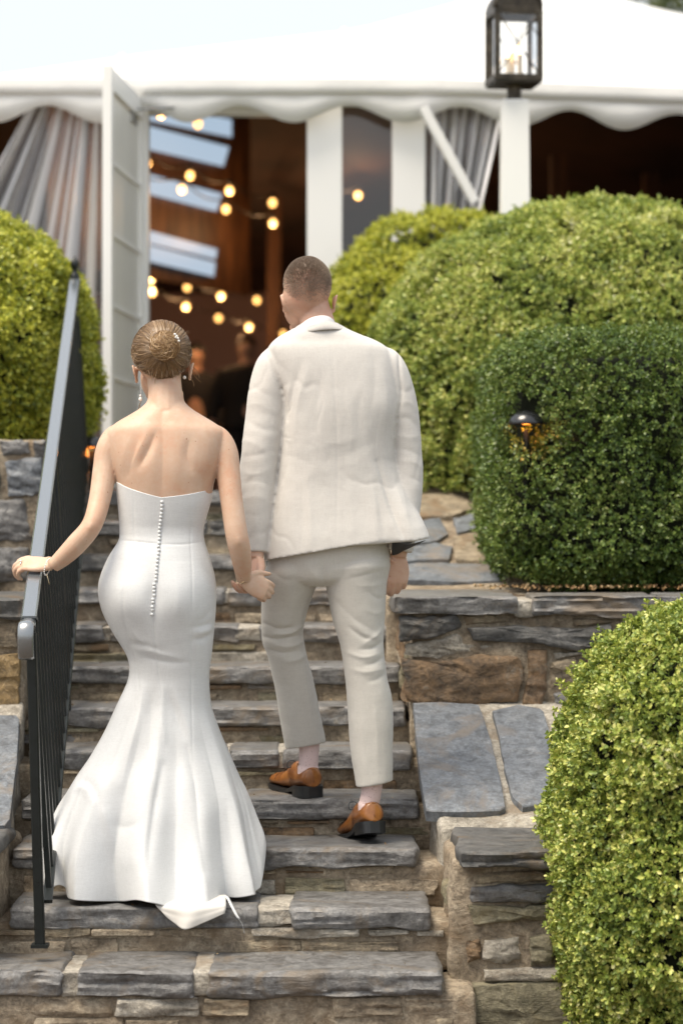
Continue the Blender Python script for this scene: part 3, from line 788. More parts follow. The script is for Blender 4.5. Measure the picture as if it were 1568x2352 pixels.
# ------------------------------------------------------------------ lamps
M['bronze'] = mat('aged_bronze', (.06,.05,.038), .45, .6); t = NT(M['bronze'])
v_ = t.coord(); t.color(t.ramp(t.noise(v_, 22, 5, .7), [(.35,(.03,.026,.02)), (.6,(.075,.062,.045)), (.75,(.16,.15,.13))])); t.bump(t.noise(v_, 60), .15, .003)
M['white_paint'] = mat('white_paint', (.88,.88,.86), .4)
M['candle'] = mat('candle_sleeve', (.75,.68,.55), .5)
M['glow'] = mat('lit_bulb', (1,.8,.5), .5, emis=(1,.58,.22), es=5.0)
M['glass'] = bpy.data.materials.new('clear_glass'); M['glass'].use_nodes = True
def clear(m, tint=(.97,.98,.98), f0=.08, rough=.03, gl=(1,1,1)):
    n = m.node_tree; n.nodes.clear()
    o = n.nodes.new('ShaderNodeOutputMaterial'); tr = n.nodes.new('ShaderNodeBsdfTransparent'); tr.inputs[0].default_value = (*tint,1)
    g_ = n.nodes.new('ShaderNodeBsdfGlossy'); g_.inputs['Roughness'].default_value = rough; g_.inputs[0].default_value = (*gl,1)
    fr = n.nodes.new('ShaderNodeFresnel'); fr.inputs[0].default_value = 1.45
    ad = n.nodes.new('ShaderNodeMath'); ad.operation = 'ADD'; ad.inputs[1].default_value = f0
    mx = n.nodes.new('ShaderNodeMixShader')
    n.links.new(fr.outputs[0], ad.inputs[0]); n.links.new(ad.outputs[0], mx.inputs[0]); n.links.new(tr.outputs[0], mx.inputs[1]); n.links.new(g_.outputs[0], mx.inputs[2]); n.links.new(mx.outputs[0], o.inputs[0])
clear(M['glass'])
LY = 12.05
LX, LZ = X_(1181, LY), Z_(232, LY)
lamp = empty('lamp_post', (LX, LY, 1.6), 'bronze lantern with arched hood on a white post above the hedges', 'lamp post')
mb = MB(); v, f = loft([[(LX-w, LY-w, z), (LX+w, LY-w, z), (LX+w, LY+w, z), (LX-w, LY+w, z)] for w, z in ((.082,1.58),(.074,2.6),(.066,LZ-.01),(.062,LZ))]); mb.add(v, f)
mb.build('post', M['white_paint'], lamp)
mb = MB(); mb.lathe((LX-.002, LY, LZ), [(.036,0),(.042,.01),(.036,.02),(.036,.078),(.05,.09)], 16); mb.build('neck', M['bronze'], lamp, True)
cy, sy = math.cos(rad(9)), math.sin(rad(9))
def LP(x, y, z): return np.array([LX-.004 + x*cy - y*sy, LY + x*sy + y*cy, LZ+.088+z])
hw, hd, hh = .108, .105, .345
def lbar(mb, a, b, w, h=None, up=(0,1,0)): mb.bar(LP(*a), LP(*b), w, h or w, up=up, bev=.002)
mb = MB()
for sx in (-1, 1):
    for sy_ in (-1, 1): lbar(mb, (sx*hw, sy_*hd, .0), (sx*hw, sy_*hd, hh), .03)
for z in (.012, hh):
    for sy_ in (-1, 1): lbar(mb, (-hw, sy_*hd, z), (hw, sy_*hd, z), .03, .032, (0,0,1))
    for sx in (-1, 1): lbar(mb, (sx*hw, -hd, z), (sx*hw, hd, z), .028, .031, (0,0,1))
mb.build('frame', M['bronze'], lamp)
mb = MB(); v = [LP(x, y, z) for z in (-.012, .004) for x, y in ((-hw-.008,-hd-.008),(hw+.008,-hd-.008),(hw+.008,hd+.008),(-hw-.008,hd+.008))]
mb.add(v, [(0,3,2,1),(4,5,6,7),(0,1,5,4),(1,2,6,5),(2,3,7,6),(3,0,4,7)]); mb.build('floor_plate', M['bronze'], lamp)
rings = []
for a in np.linspace(0, 180, 19):
    x, z = -math.cos(rad(a))*(hw+.012), hh+.012+math.sin(rad(a))*.125
    xi, zi = -math.cos(rad(a))*(hw+.004), hh+.012+math.sin(rad(a))*.117
    rings.append([LP(x,-hd-.02,z), LP(x,hd+.02,z), LP(xi,hd+.02,zi), LP(xi,-hd-.02,zi)])
v, f = loft(rings); mk('arched_hood', v, f, M['bronze'], lamp)
for sy_ in (-1, 1):
    ar = [LP(-math.cos(rad(a))*(hw+.004), sy_*hd, hh+.012+math.sin(rad(a))*.117) for a in np.linspace(0, 180, 17)]
    v, f = loft([ar, [p+np.array([0, .006, 0]) for p in ar]]); mk('gable_plate', v, f, M['bronze'], lamp, False)
    mb = MB()
    for s in (-1, 1): mb.tube([LP(-hw*s, sy_*(hd+.002), .02), LP(hw*s, sy_*(hd+.002), hh-.01)], .004, 6)
    mb.build('wire_cross', M['bronze'], lamp, True)
    mk('glass_pane', [LP(-hw, sy_*(hd-.004), .015), LP(hw, sy_*(hd-.004), .015), LP(hw, sy_*(hd-.004), hh-.01), LP(-hw, sy_*(hd-.004), hh-.01)], [(0,1,2,3)], M['glass'], lamp, False)
for sx in (-1, 1):
    mk('glass_pane', [LP(sx*(hw-.004), -hd, .015), LP(sx*(hw-.004), hd, .015), LP(sx*(hw-.004), hd, hh-.01), LP(sx*(hw-.004), -hd, hh-.01)], [(0,1,2,3)], M['glass'], lamp, False)
for dx, dy, h in ((-.03, .0, .12), (.028, -.01, .14), (.0, .035, .15)):
    mb = MB(); mb.lathe(LP(dx, dy, .004), [(.024,0),(.015,.012),(.0135,.014),(.0135,h)], 12); c_ = mb.build('candle', M['candle'], lamp, True)
    mb = MB(); mb.lathe(LP(dx, dy, .006+h), [(.006,0),(.012,.012),(.013,.022),(.007,.042),(.001,.058)], 10); mb.build('flame_bulb', M['glow'], c_, True)

M['amber'] = mat('amber_lamp', (1,.6,.2), .5, emis=(1,.36,.06), es=.7)
M['dome'] = mat('black_enamel', (.012,.013,.015), .22, 0, .7)
def path_light(c, label, top=1.0):
    root = empty('path_light', (c[0], c[1], c[2]-.32), label, 'path light')
    mb = MB(); mb.lathe(c, [(.058,.0),(.060,-.012),(.066,-.012),(.068,-.008),(.066,.0),(.06,.014),(.046,.028),(.026,.037),(.010,.041),(.001,.042)], 24); mb.build('dome_cap', M['dome'], root, True)
    mb = MB(); mb.lathe(c, [(.014,-.34),(.014,-.03),(.016,-.028)], 12); mb.build('stem', M['dome'], root, True)
    mb = MB(); mb.lathe(c, [(.012,-.012),(.016,-.011),(.016,.018),(.012,.020)], 12); mb.build('lamp_lens', M['amber'], root, True)
    ld = bpy.data.lights.new('path_lamp', 'POINT'); ld.energy = .22*top; ld.color = (1,.30,.05); ld.shadow_soft_size = .02
    lo = bpy.data.objects.new('lamp_glow', ld); COL.objects.link(lo); lo.location = (c[0], c[1]-.045, c[2]-.035); lo.parent = root
    lo.matrix_parent_inverse = Matrix.Translation(-Vector(root.location))
path_light(PL, 'black dome path light glowing amber in the square-clipped hedge')
path_light(P(212, 1022, 10.8), 'amber path light at the top of the stairs beside the railing', 1.5)

# ------------------------------------------------------------------ tent
EY = 13.05; FZ = 1.6
M['canvas'] = mat('white_tent_vinyl', (.82,.82,.80), .5); t = NT(M['canvas']); v_ = t.coord(); t.bump(t.noise(v_, 2.2, 3), .25, .05)
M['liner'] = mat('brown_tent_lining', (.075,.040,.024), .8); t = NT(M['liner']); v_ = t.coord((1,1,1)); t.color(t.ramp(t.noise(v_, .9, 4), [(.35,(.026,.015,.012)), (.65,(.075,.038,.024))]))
M['drape'] = mat('dusky_pink_drape', (.50,.33,.30), .8)
M['vinyl'] = bpy.data.materials.new('clear_vinyl'); M['vinyl'].use_nodes = True; clear(M['vinyl'], (.72,.72,.72), .05, .12)
tent = empty('event_tent', (0, EY, FZ), 'large white frame tent with scalloped valance and open glazed door', 'tent')
xs = np.linspace(-9, 9, 91)
def eave_z(x): return Z_(203, EY) - .05*np.clip((x-.45)/1.4, 0, 1.5)
def ridge_z(x):
    return np.interp(x, [-9,-2.54,-1.5,.10,.8,1.35,2.06,2.54,4,9], [4.3,4.75,4.90,5.085,5.27,5.46,5.32,5.20,5.0,4.4])
rows = []
for y, s in ((EY-.05, 0), (14, .17), (15, .36), (16, .56), (17, .78), (18, 1), (19.5, .8), (22, .5), (26, 0)):
    rows.append([(x, y, eave_z(x)*(1-s)+ridge_z(x)*s - .10*math.sin(math.pi*s)*0) for x in xs])
nx = len(xs)
v = [p for r in rows for p in r]
f = [(i*nx+j, i*nx+j+1, (i+1)*nx+j+1, (i+1)*nx+j) for i in range(len(rows)-1) for j in range(nx-1)]
mk('roof', v, f, M['canvas'], tent)
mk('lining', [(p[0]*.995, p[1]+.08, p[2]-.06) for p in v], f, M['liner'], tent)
for sx in (-5.2, -3.1, -1.62, .02, 1.75, 3.4, 5.2):
    pts = [(sx, y_, float(eave_z(sx)*(1-s_)+ridge_z(sx)*s_)+.006) for y_, s_ in ((EY-.04,0),(14,.17),(15,.36),(16,.56),(17,.78),(17.95,1))]
    mb = MB(); mb.tube(pts, .016, 6); mb.build('roof_seam', M['canvas'], tent, True)
# valance: eave band and scalloped skirt
def strip(name, z0f, z1f, y, m, x0=-6, x1=6, n=360, wav=.003):
    X = np.linspace(x0, x1, n); a = [(x, y+wav*math.sin(x*9)+wav*.6*math.sin(x*23+1), z0f(x)) for x in X]; b = [(x, y+wav*2*math.sin(x*9+.5), z1f(x)) for x in X]
    mid = [(p[0], p[1]-.004, (p[2]+q[2])/2) for p, q in zip(a, b)]
    c = [(p[0], p[1]+.004, p[2]) for p in a]; d = [(q[0], q[1]+.004, q[2]) for q in b]
    V = a+mid+b+d+c; k = n
    F = [(r*k+j, r*k+j+1, (r+1)*k+j+1, (r+1)*k+j) for r in range(4) for j in range(k-1)]
    return mk(name, V, F, m, tent)
def scal(x):
    px = 784 + FPX*x/(EY-.12)
    ph = np.interp(px, [-400,-10,230,430,675,930,1190,1430,1680,2000], [-2,-1,0,1,2,3,4,5,6,7])
    return eave_z(x) - .205 + .092*(.5-.5*math.cos(2*math.pi*ph))
strip('valance', lambda x: eave_z(x)+.012, scal, EY-.12, M['canvas'])
strip('eave_hem', lambda x: eave_z(x)+.03, lambda x: eave_z(x)-.055, EY-.135, M['canvas'], wav=.002)
mb = MB(); mb.bar((-6, EY, eave_z(0)-.02), (6, EY, eave_z(0)-.10), .07, .07); mb.build('eave_beam', M['white_paint'], tent)
mb = MB(); mb.bar((X_(330,EY), EY+.06, Z_(245,EY)), (X_(705,EY), EY+.06, Z_(250,EY)), .10, .07); mb.build('door_head', M['white_paint'], tent)
for a, b, z1 in ((705, 785, 225), (900, 975, 215)):
    mb = MB(); x0, x1 = X_(a, EY), X_(b, EY)
    mb.box((x0, EY-.04, FZ), (x1, EY+.12, Z_(z1, EY)))
    mb.build('pole', M['white_paint'], tent)
mb = MB(); mb.bar((X_(970,EY-.2), EY-.19, Z_(245,EY-.2)), (X_(1090,EY-.2), EY-.16, Z_(462,EY-.2)), .05, .05); mb.build('brace', M['white_paint'], tent)
mb = MB(); mb.box((X_(322,EY)-.02, EY-.03, FZ), (X_(322,EY)+.045, EY+.1, Z_(235,EY))); mb.build('door_jamb', M['white_paint'], tent)
mk('window_panel', [(X_(785,EY), EY+.05, FZ), (X_(900,EY), EY+.05, FZ), (X_(900,EY), EY+.05, Z_(230,EY)), (X_(785,EY), EY+.05, Z_(230,EY))], [(0,1,2,3)], M['vinyl'], tent, False)
def gathered(name, tops, bots, ztop, zbot, y, n, seed, amp=.035):
    r = np.random.default_rng(seed); u = np.linspace(0, 1, n); tx = np.interp(u, np.linspace(0,1,len(tops)), tops); bx_ = np.interp(u, np.linspace(0,1,len(bots)), bots)
    off = np.cumsum(r.normal(0, 1, n)); off = off-off.mean(); off = amp*np.where(np.arange(n)%4 < 2, 1, -1) + amp*.5*r.normal(0,1,n)
    V = []
    for s in np.linspace(0, 1, 9):
        for j in range(n): V.append((tx[j]*(1-s)+bx_[j]*s, y+off[j]*(.25+.75*s), ztop*(1-s)+zbot*s))
    return mk(name, V, [(i*n+j, i*n+j+1, (i+1)*n+j+1, (i+1)*n+j) for i in range(8) for j in range(n-1)], M['curtain'], tent)
M['curtain'] = bpy.data.materials.new('gathered_clear_vinyl'); M['curtain'].use_nodes = True
n = NT(M['curtain']); n.b.inputs['Base Color'].default_value = (.94,.95,.97,1); n.b.inputs['Roughness'].default_value = .1; n.b.inputs['Specular IOR Level'].default_value = 1.0; n.b.inputs['IOR'].default_value = 2.0
tr = n.node('ShaderNodeBsdfTransparent'); mx = n.node('ShaderNodeMixShader'); lw = n.node('ShaderNodeLayerWeight'); lw.inputs[0].default_value = .55
n.l.new(n.math('ADD', n.math('MULTIPLY', n.math('POWER', lw.outputs['Facing'], 1.3), 2.0), .20), mx.inputs[0]); n.l.new(tr.outputs[0], mx.inputs[1]); n.l.new(n.b.outputs[0], mx.inputs[2]); n.l.new(mx.outputs[0], n.n['Material Output'].inputs[0])
gathered('gathered_curtain', [X_(60,EY), X_(150,EY), X_(236,EY)], [X_(-420,EY), X_(-40,EY), X_(236,EY)], Z_(235,EY), 1.7, EY+.04, 26, 2, .15)
gathered('gathered_curtain', [X_(975,EY), X_(1090,EY), X_(1160,EY)], [X_(975,EY), X_(1040,EY), X_(1075,EY)], Z_(235,EY), Z_(600,EY), EY+.04, 20, 3, .10)
# enclosing walls
def quadwall(name, pts, m): return mk(name, pts, [(0,1,2,3)], m, tent, False)
quadwall('back_wall', [(-7,25.5,FZ),(7,25.5,FZ),(7,25.5,4.2),(-7,25.5,4.2)], M['drape'])
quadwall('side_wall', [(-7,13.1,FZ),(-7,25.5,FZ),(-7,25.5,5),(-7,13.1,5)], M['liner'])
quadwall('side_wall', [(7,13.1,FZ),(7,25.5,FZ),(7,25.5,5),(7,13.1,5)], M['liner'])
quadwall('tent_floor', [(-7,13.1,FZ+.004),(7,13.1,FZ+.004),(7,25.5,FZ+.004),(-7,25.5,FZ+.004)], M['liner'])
# timber-lined bay with ribbon windows, seen through the doorway
M['timber'] = mat('dark_timber', (.11,.05,.022), .55); t = NT(M['timber']); t.color(t.ramp(t.noise(t.coord((8,1,1)), 3, 5), [(.3,(.04,.018,.01)), (.65,(.15,.065,.025))]))
M['pane_glow'] = mat('glowing_frosted_pane', (.12,.15,.18), .4, emis=(.56,.73,.92), es=.30)  # panes give off a glow of their own in place of daylight behind
WA, WD = np.array([-1.39, 17.0, 0]), np.array([.44, .90, 0])
def wpt(t_, z): return WA + WD*t_ + np.array([0,0,z])
wn_ = np.array([.9,-.44,0])
def zat(px, py):
    # wall point seen at px, py
    k = (px-784)/FPX
    t_ = (k*17.0+1.39)/(.44-k*.9); Y = 17+.9*t_; return t_, Z_(py, Y)
for a, b, c_, d in (((325,236),(527,275),(527,316),(325,275)), ((325,287),(521,338),(508,383),(325,341)), ((325,397),(505,446),(492,486),(325,443)), ((325,527),(494,573),(490,596),(325,556)), ((325,560),(490,603),(486,636),(325,598))):
    q = [zat(*a), zat(*b), zat(*c_), zat(*d)]
    mk('ribbon_window', [wpt(t_, z)+wn_*.02 for t_, z in q], [(0,1,2,3)], M['pane_glow'], tent, False)
mk('timber_wall', [wpt(-1.2,FZ+1.55)-wn_*.02, wpt(1.62,FZ+1.55)-wn_*.02, wpt(1.62,4.7)-wn_*.02, wpt(-1.2,4.25)-wn_*.02], [(0,1,2,3)], M['timber'], tent, False)
for x, y in ((1.7, 19), (2.55, 20), (3.2, 18), (.9, 22), (-.6, 21.5)):
    mb = MB(); mb.box((x-.06, y-.06, FZ), (x+.06, y+.06, 4.3)); mb.build('timber_column', M['timber'], tent)
# glazed door, swung open towards the stairs
D0 = np.array([X_(246, 12.0), 12.0]); D1 = np.array([X_(324, EY), EY-.02])
dz0, dz1 = FZ+.02, Z_(150, 12.0)
dd = (D1-D0)/np.linalg.norm(D1-D0); dn = np.array([-dd[1], dd[0]]); DL = np.linalg.norm(D1-D0)
def DP(s, z, o=0.0): p = D0+dd*s+dn*o; return np.array([p[0], p[1], z])
door = MB(); 
for s0, s1 in ((0,.075), (DL-.075, DL)):
    v = [DP(s, z, o) for z in (dz0, dz1) for s, o in ((s0,-.022),(s1,-.022),(s1,.022),(s0,.022))]
    door.add(v, [(0,3,2,1),(4,5,6,7),(0,1,5,4),(1,2,6,5),(2,3,7,6),(3,0,4,7)])
for z0, z1 in ((dz0, dz0+.2), (dz1-.11, dz1-.002)):
    v = [DP(s, z, o) for z in (z0, z1) for s, o in ((.075,-.020),(DL-.075,-.020),(DL-.075,.020),(.075,.020))]
    door.add(v, [(0,3,2,1),(4,5,6,7),(0,1,5,4),(1,2,6,5),(2,3,7,6),(3,0,4,7)])
dr = door.build('door', M['white_paint'], tent)
for k in range(1, 5):
    z = dz0+.2+(dz1-dz0-.31)*k/5; mb = MB(); mb.bar(DP(.075,z), DP(DL-.075,z), .03, .024); mb.build('glazing_bar', M['white_paint'], dr)
M['doorglass'] = mat('pale_reflection_door_glass', (.62,.62,.58), .35, 0, .5); t = NT(M['doorglass']); t.color(t.ramp(t.noise(t.coord((40,40,.6)), 2, 3), [(.35,(.70,.70,.67)), (.65,(.88,.86,.80))]))  # pale streaks put the whitish reflection on the panes into the base colour
for k in range(5):
    z0 = dz0+.2+(dz1-dz0-.31)*k/5+.014; z1 = dz0+.2+(dz1-dz0-.31)*(k+1)/5-.014
    mk('glass_pane', [DP(.075,z0,-.002), DP(DL-.075,z0,-.002), DP(DL-.075,z1,-.002), DP(.075,z1,-.002)], [(0,1,2,3)], M['doorglass'], dr, False)
M['steel'] = mat('brushed_steel', (.35,.35,.34), .35, .9)
mb = MB(); mb.box(DP(DL-.34, dz1-.16, .03)-[.02,0,0], DP(DL-.1, dz1-.09, .03)+[.03,0,0]); mb.bar(DP(DL-.3, dz1-.1, .03), (X_(440,EY), EY-.05, Z_(248,EY)), .02, .012); mb.build('door_closer', M['steel'], dr)

# string lights inside
M['bulb'] = mat('warm_festoon_bulb', (1,.8,.5), .4, emis=(1,.50,.14), es=1.6)
M['cable'] = mat('black_cable', (.01,.01,.01), .6)
STR = [('highest across the dark timber', [(250,345),(338,375),(437,403),(527,438),(626,466)], 15.6, 17.6), ('just under the topmost string', [(250,395),(418,435),(519,481),(627,513)], 15.9, 18.0),
       ('level with the lowest ribbon window', [(260,615),(347,640),(430,660),(508,680),(590,690)], 19.5, 21.5), ('lowest of all, ending beside the groom\'s cheek', [(350,672),(427,704),(502,731),(572,751),(650,768)], 20.0, 23.5),
       ('in front of the uppermost ribbon window', [(262,240),(370,262),(455,285)], 15.2, 16.2), ('glimpsed through the right-hand window panel', [(745,440),(822,448),(940,452)], 20.5, 22.0)]
for nm, pts, y0, y1 in STR:
    ps = [P(x, y, y0+(y1-y0)*i/(len(pts)-1)) for i, (x, y) in enumerate(pts)]
    root = empty('string_light', tuple(ps[0]), 'string of warm festoon bulbs inside the tent, '+nm, 'string lights', 'festoon strings in the tent')
    line = []
    for a, b in zip(ps[:-1], ps[1:]):
        for s in np.linspace(0, 1, 7)[:-1]: q = a*(1-s)+b*s; q[2] += .075 - .06*math.sin(math.pi*s); line.append(q)
    line.append(ps[-1]+[0,0,.075]); mb = MB(); mb.tube(line, .006, 5); mb.build('cable', M['cable'], root, True)
    for p in ps[1::2]:
        ld = bpy.data.lights.new('festoon_lamp', 'POINT'); ld.energy = 2.6 if y0 < 19 else 5.0; ld.color = (1,.55,.25); ld.shadow_soft_size = .05
        lo = bpy.data.objects.new('festoon_glow', ld); COL.objects.link(lo); lo.location = p-np.array([0,.08,.08]); lo.parent = root; lo.matrix_parent_inverse = Matrix.Translation(-Vector(root.location))
    for p in ps:
        mb = MB(); mb.ball(p, .027, 12, (1,1,1.15)); mb.build('bulb', M['bulb'], root, True)
        mb = MB(); mb.lathe(p, [(.016,.036),(.016,.075)], 8); mb.build('socket', M['cable'], root, True)

# ------------------------------------------------------------------ trees beyond the tent
TL = leaf_mat('far_tree_leaves', [(0,(.03,.05,.02)), (.5,(.08,.12,.05)), (.8,(.16,.18,.08)), (1,(.3,.26,.12))], .5, .3)
BARK = mat('bark', (.10,.075,.055), .9)
def tree(label, x, y, h, r, seed):
    rg = np.random.default_rng(seed); root = empty('tree', (x, y, 1.2), label, 'tree')
    mb = MB(); mb.tube([(x,y,1.1),(x+.1,y,h*.4),(x,y+.1,h*.75)], [.32,.24,.12], 10)
    for k in range(9):
        a = rg.uniform(0, 6.28); z = h*rg.uniform(.4,.7); mb.tube([(x,y,z),(x+math.cos(a)*r*.5,y+math.sin(a)*r*.5,z+r*.35),(x+math.cos(a)*r*.85,y+math.sin(a)*r*.85,z+r*.6)], [.1,.06,.02], 6)
    mb.build('trunk', BARK, root, True)
    cl = rg.normal(0, 1, (70, 3)); cl /= np.linalg.norm(cl, axis=1)[:,None]; cl *= r*rg.uniform(.45,1,(70,1)); cl[:,2] *= .8
    b = (cl[rg.integers(0, 70, 5200)] + rg.normal(0, r*.13, (5200, 3))) + np.array([x, y, h-r*.6])
    V, Q = leaf_cloud(b, rg.normal(0,1,(5200,3)), .14, rg, 4)
    mk_quads('crown', V, Q, TL, root)['kind'] = 'stuff'
tree('broad tree showing above the right end of the tent roof', 5.3, 33, 8.9, 2.6, 4)
# ------------------------------------------------------------------ figures: shared builders
def ring(py, xl_, xr_, Yc, dB, dF=None, n=40, e=2.2, z=None):
    dF = dB if dF is None else dF
    a, b = X_(xl_, Yc), X_(xr_, Yc); c, h = (a+b)/2, (b-a)/2; zz = Z_(py, Yc) if z is None else z
    out = []
    for j in range(n):
        t_ = 2*math.pi*j/n; s, k = math.sin(t_), math.cos(t_)
        ss = math.copysign(abs(s)**(2/e), s); kk = math.copysign(abs(k)**(2/e), k)
        out.append((c+h*ss, Yc-(dB if k > 0 else dF)*kk, zz))
    return out
def rows(tab, k=4): return spline(np.array(tab, float), k)
def body_loft(tab, n=40, e=2.2, k=4):
    """tab rows: py, left px, right px, Y, half depth behind, half depth in front"""
    return loft([ring(r[0], r[1], r[2], r[3], r[4], r[5], n, e) for r in rows(tab, k)])
def limb(pts, rs, k=5, n=18, flat=1.0):
    """pts rows (px, py, Y), rs radii in metres"""
    q = rows([(*P(*p), r) for p, r in zip(pts, rs)], k)
    # rounded ends
    return tube(q[:, :3], q[:, 3], n, flat)
def ell(c, r, n=28, rot=None):
    v, f = _ball((0,0,0), 1.0, n, n//2+2, (1,1,1)); v = np.array(v)*np.array(r)
    if rot is not None: v = v @ np.array(Matrix.Rotation(rad(rot[1]), 3, rot[0])).T
    return (v + np.array(c)).tolist(), f
def nrmz(v): v = np.array(v, float); return v/np.linalg.norm(v)
def hand(w, fdir, back, side, L, curls, spread=.07, thumb=(.55,.5,-.35), tcurl=.5, finger_r=.0082):
    """palm, four fingers, thumb: w wrist, fdir towards the fingers, back out of the back of the hand, side towards the thumb"""
    w = np.array(w, float); f_ = nrmz(fdir); s_ = np.array(side, float); s_ = nrmz(s_-f_*np.dot(s_, f_)); b_ = np.cross(f_, s_)
    if np.dot(b_, back) < 0: b_ = -b_
    pl, pw = L*.50, L*.41
    sh = []
    prof = [(-.02, .26, .115), (.10, .30, .12), (.35, .40, .125), (.62, .44, .115), (.88, .43, .10), (1.02, .40, .085)]
    rg = []
    for u, wd, th in rows(prof, 3):
        c = w + f_*pl*u; rg.append([c + s_*(wd*L*.5)*math.cos(a) + b_*(th*L*.5*1.25)*math.sin(a)*(1.0) for a in np.linspace(0, 2*math.pi, 20, endpoint=False)])
    sh.append(loft(rg))
    lens = [.40, .44, .41, .32]; offs = [.155, .052, -.052, -.15]; rr = [1.0, 1.03, 1.0, .88]; kn = [.95, 1.0, .96, .87]
    for i in range(4):
        p = w + f_*pl*kn[i]*.9 + s_*offs[i]*L
        d0 = nrmz(f_ + s_*spread*(1.5-i)); ax = s_; ang = 0; pts = [p, p+d0*L*.05]; q = pts[-1]
        for seg, fr in zip((.45, .31, .24), (.55, 1.0, .75)):
            ang += curls[i]*fr
            d = d0*math.cos(ang) - b_*math.sin(ang)
            q = q + d*lens[i]*L*seg; pts.append(q)
        r0 = finger_r*rr[i]
        pp = rows([(*a, b) for a, b in zip(pts, [r0*1.05, r0*1.12, r0*1.02, r0*.95, r0*.70])], 4)
        sh.append(tube(pp[:, :3], pp[:, 3], 12)); sh.append(ell(pp[-1, :3], (r0*.74,)*3, 10))
    p = w + f_*pl*.22 + s_*L*.12
    d = nrmz(s_*thumb[0] + f_*thumb[1] + b_*thumb[2]); d2 = nrmz(d*(1-tcurl) + f_*tcurl - b_*.15*tcurl)
    pts = [p - d*.012, p + d*L*.16, p + d*L*.16 + d2*L*.15, p + d*L*.16 + d2*L*.27]
    pp = rows([(*a, b) for a, b in zip(pts, [finger_r*1.65, finger_r*1.35, finger_r*1.12, finger_r*.8])], 4)
    sh.append(tube(pp[:, :3], pp[:, 3], 12)); sh.append(ell(pp[-1, :3], (finger_r*.82,)*3, 10))
    return sh
def ear(c, s, h=.058, tilt=0.0):
    """outer ear standing off the side of the head: rim, lobe"""
    c = np.array(c, float); sh = []
    path = []
    for a in np.linspace(-70, 250, 16):
        r_ = 1.0 if a < 120 else 1 - .25*(a-120)/130
        path.append(c + np.array([s*(.004+.010*max(0, math.sin(rad(a))*.6+.4)), -math.cos(rad(a))*-.015*r_ - .004, math.sin(rad(a))*h*.45*r_ + tilt]))
    sh.append(tube(path, .0042, 8)); sh.append(ell(c+[s*.004, .0, 0], (.006, .014, h*.40), 14)); sh.append(ell(c+[s*.003, .004, -h*.42], (.006, .008, .009), 12))
    return sh
def ribbons(paths, w, name, m, parent, seed=0, taper=True):
    """thin strands of hair; paths (N, K, 3), each a ribbon turned outwards"""
    N, K, _ = paths.shape; rg = np.random.default_rng(seed)
    d = np.gradient(paths, axis=1); d /= np.linalg.norm(d, axis=2)[:,:,None]+1e-9
    view = np.array([0, -1, .15]) + rg.normal(0, .35, (N,1,3))
    s = np.cross(d, np.broadcast_to(view, d.shape)); s /= np.linalg.norm(s, axis=2)[:,:,None]+1e-9
    ww = (w*rg.uniform(.6, 1.3, N))[:,None]*np.ones(K)
    if taper: ww = ww*np.interp(np.linspace(0,1,K), [0,.1,.8,1], [.6,1,1,.25])
    a = paths + s*ww[:,:,None]*.5; b = paths - s*ww[:,:,None]*.5
    V = np.stack([a, b], 2).reshape(-1, 3)
    i = np.arange(N)[:,None]*K*2 + np.arange(K-1)[None,:]*2; i = i.reshape(-1,1)
    return mk_quads(name, V, np.hstack([i, i+1, i+3, i+2]), m, parent, True)
def hair_mat(name, stops, rough=.38):
    m = mat(name, stops[0][1], rough, spec=.55); n = NT(m); g_ = n.node('ShaderNodeNewGeometry'); n.color(n.ramp(g_.outputs['Random Per Island'], stops)); return m
def skin_mat(name, base, red, pale):
    m = mat(name, base, .46, spec=.4, sss=.12); n = NT(m); v = n.coord()
    c = n.ramp(n.math('ADD', n.math('MULTIPLY', n.noise(v, 9, 5, .65), .75), n.math('MULTIPLY', n.noise(v, 60, 4, .7), .25)), [(.34, red), (.5, base), (.66, pale)])
    mole = n.ramp(n.noise(v, 95, 2, .5), [(.735, (1,1,1)), (.76, (.55,.36,.28))]); c = n.mix(1.0, c, mole, 'MULTIPLY')
    n.color(c); n.bump(n.noise(v, 320, 4, .7), .10, .002)
    return m
SK_F = skin_mat('fair_skin', (.57,.39,.28), (.56,.325,.215), (.61,.45,.34))
SK_M = skin_mat('ruddy_skin', (.56,.35,.255), (.55,.29,.20), (.60,.41,.31))
def cloth_mat(name, base, var, rough=.75, weave=900, bump=.12, sheen=.2, spec=.3, slub=.16):
    m = mat(name, base, rough, sheen=sheen, spec=spec); n = NT(m); v = n.coord()
    c = n.ramp(n.noise(v, 9, 4), [(.35, var), (.65, base)])
    w1 = n.noise(n.coord((1,1,.08)), weave, 2); w2 = n.noise(n.coord((.08,.08,1)), weave, 2)
    wv = n.math('ADD', w1, w2)
    c = n.mix(.25, c, n.ramp(n.math('MULTIPLY', wv, .5), [(.35,(.72,.72,.72)), (.65,(1.2,1.2,1.2))]), 'MULTIPLY')
    sl = n.math('ADD', n.math('MULTIPLY', n.noise(n.coord((1,1,.12)), 150, 3, .6), .5), n.math('MULTIPLY', n.noise(n.coord((.12,.12,1)), 150, 3, .6), .5))
    c = n.mix(slub, c, n.ramp(sl, [(.38,(.80,.79,.77)), (.5,(1,1,1)), (.62,(1.10,1.10,1.10))]), 'MULTIPLY')
    n.color(c); n.bump(wv, bump, .001); n.bump(sl, bump*1.2, .002)
    return m
SATIN = cloth_mat('ivory_satin', (.67,.685,.69), (.655,.67,.675), .33, 700, .05, .1, .45, .15)
LINING = mat('ivory_lining', (.62,.60,.56), .7)
SUIT = cloth_mat('stone_coloured_linen', (.60,.585,.555), (.58,.56,.53), .8, 900, .16)
TROU = cloth_mat('stone_coloured_trouser_linen', (.57,.55,.505), (.55,.53,.485), .8, 900, .16)
SHIRT = mat('white_shirt_cotton', (.80,.80,.80), .7)
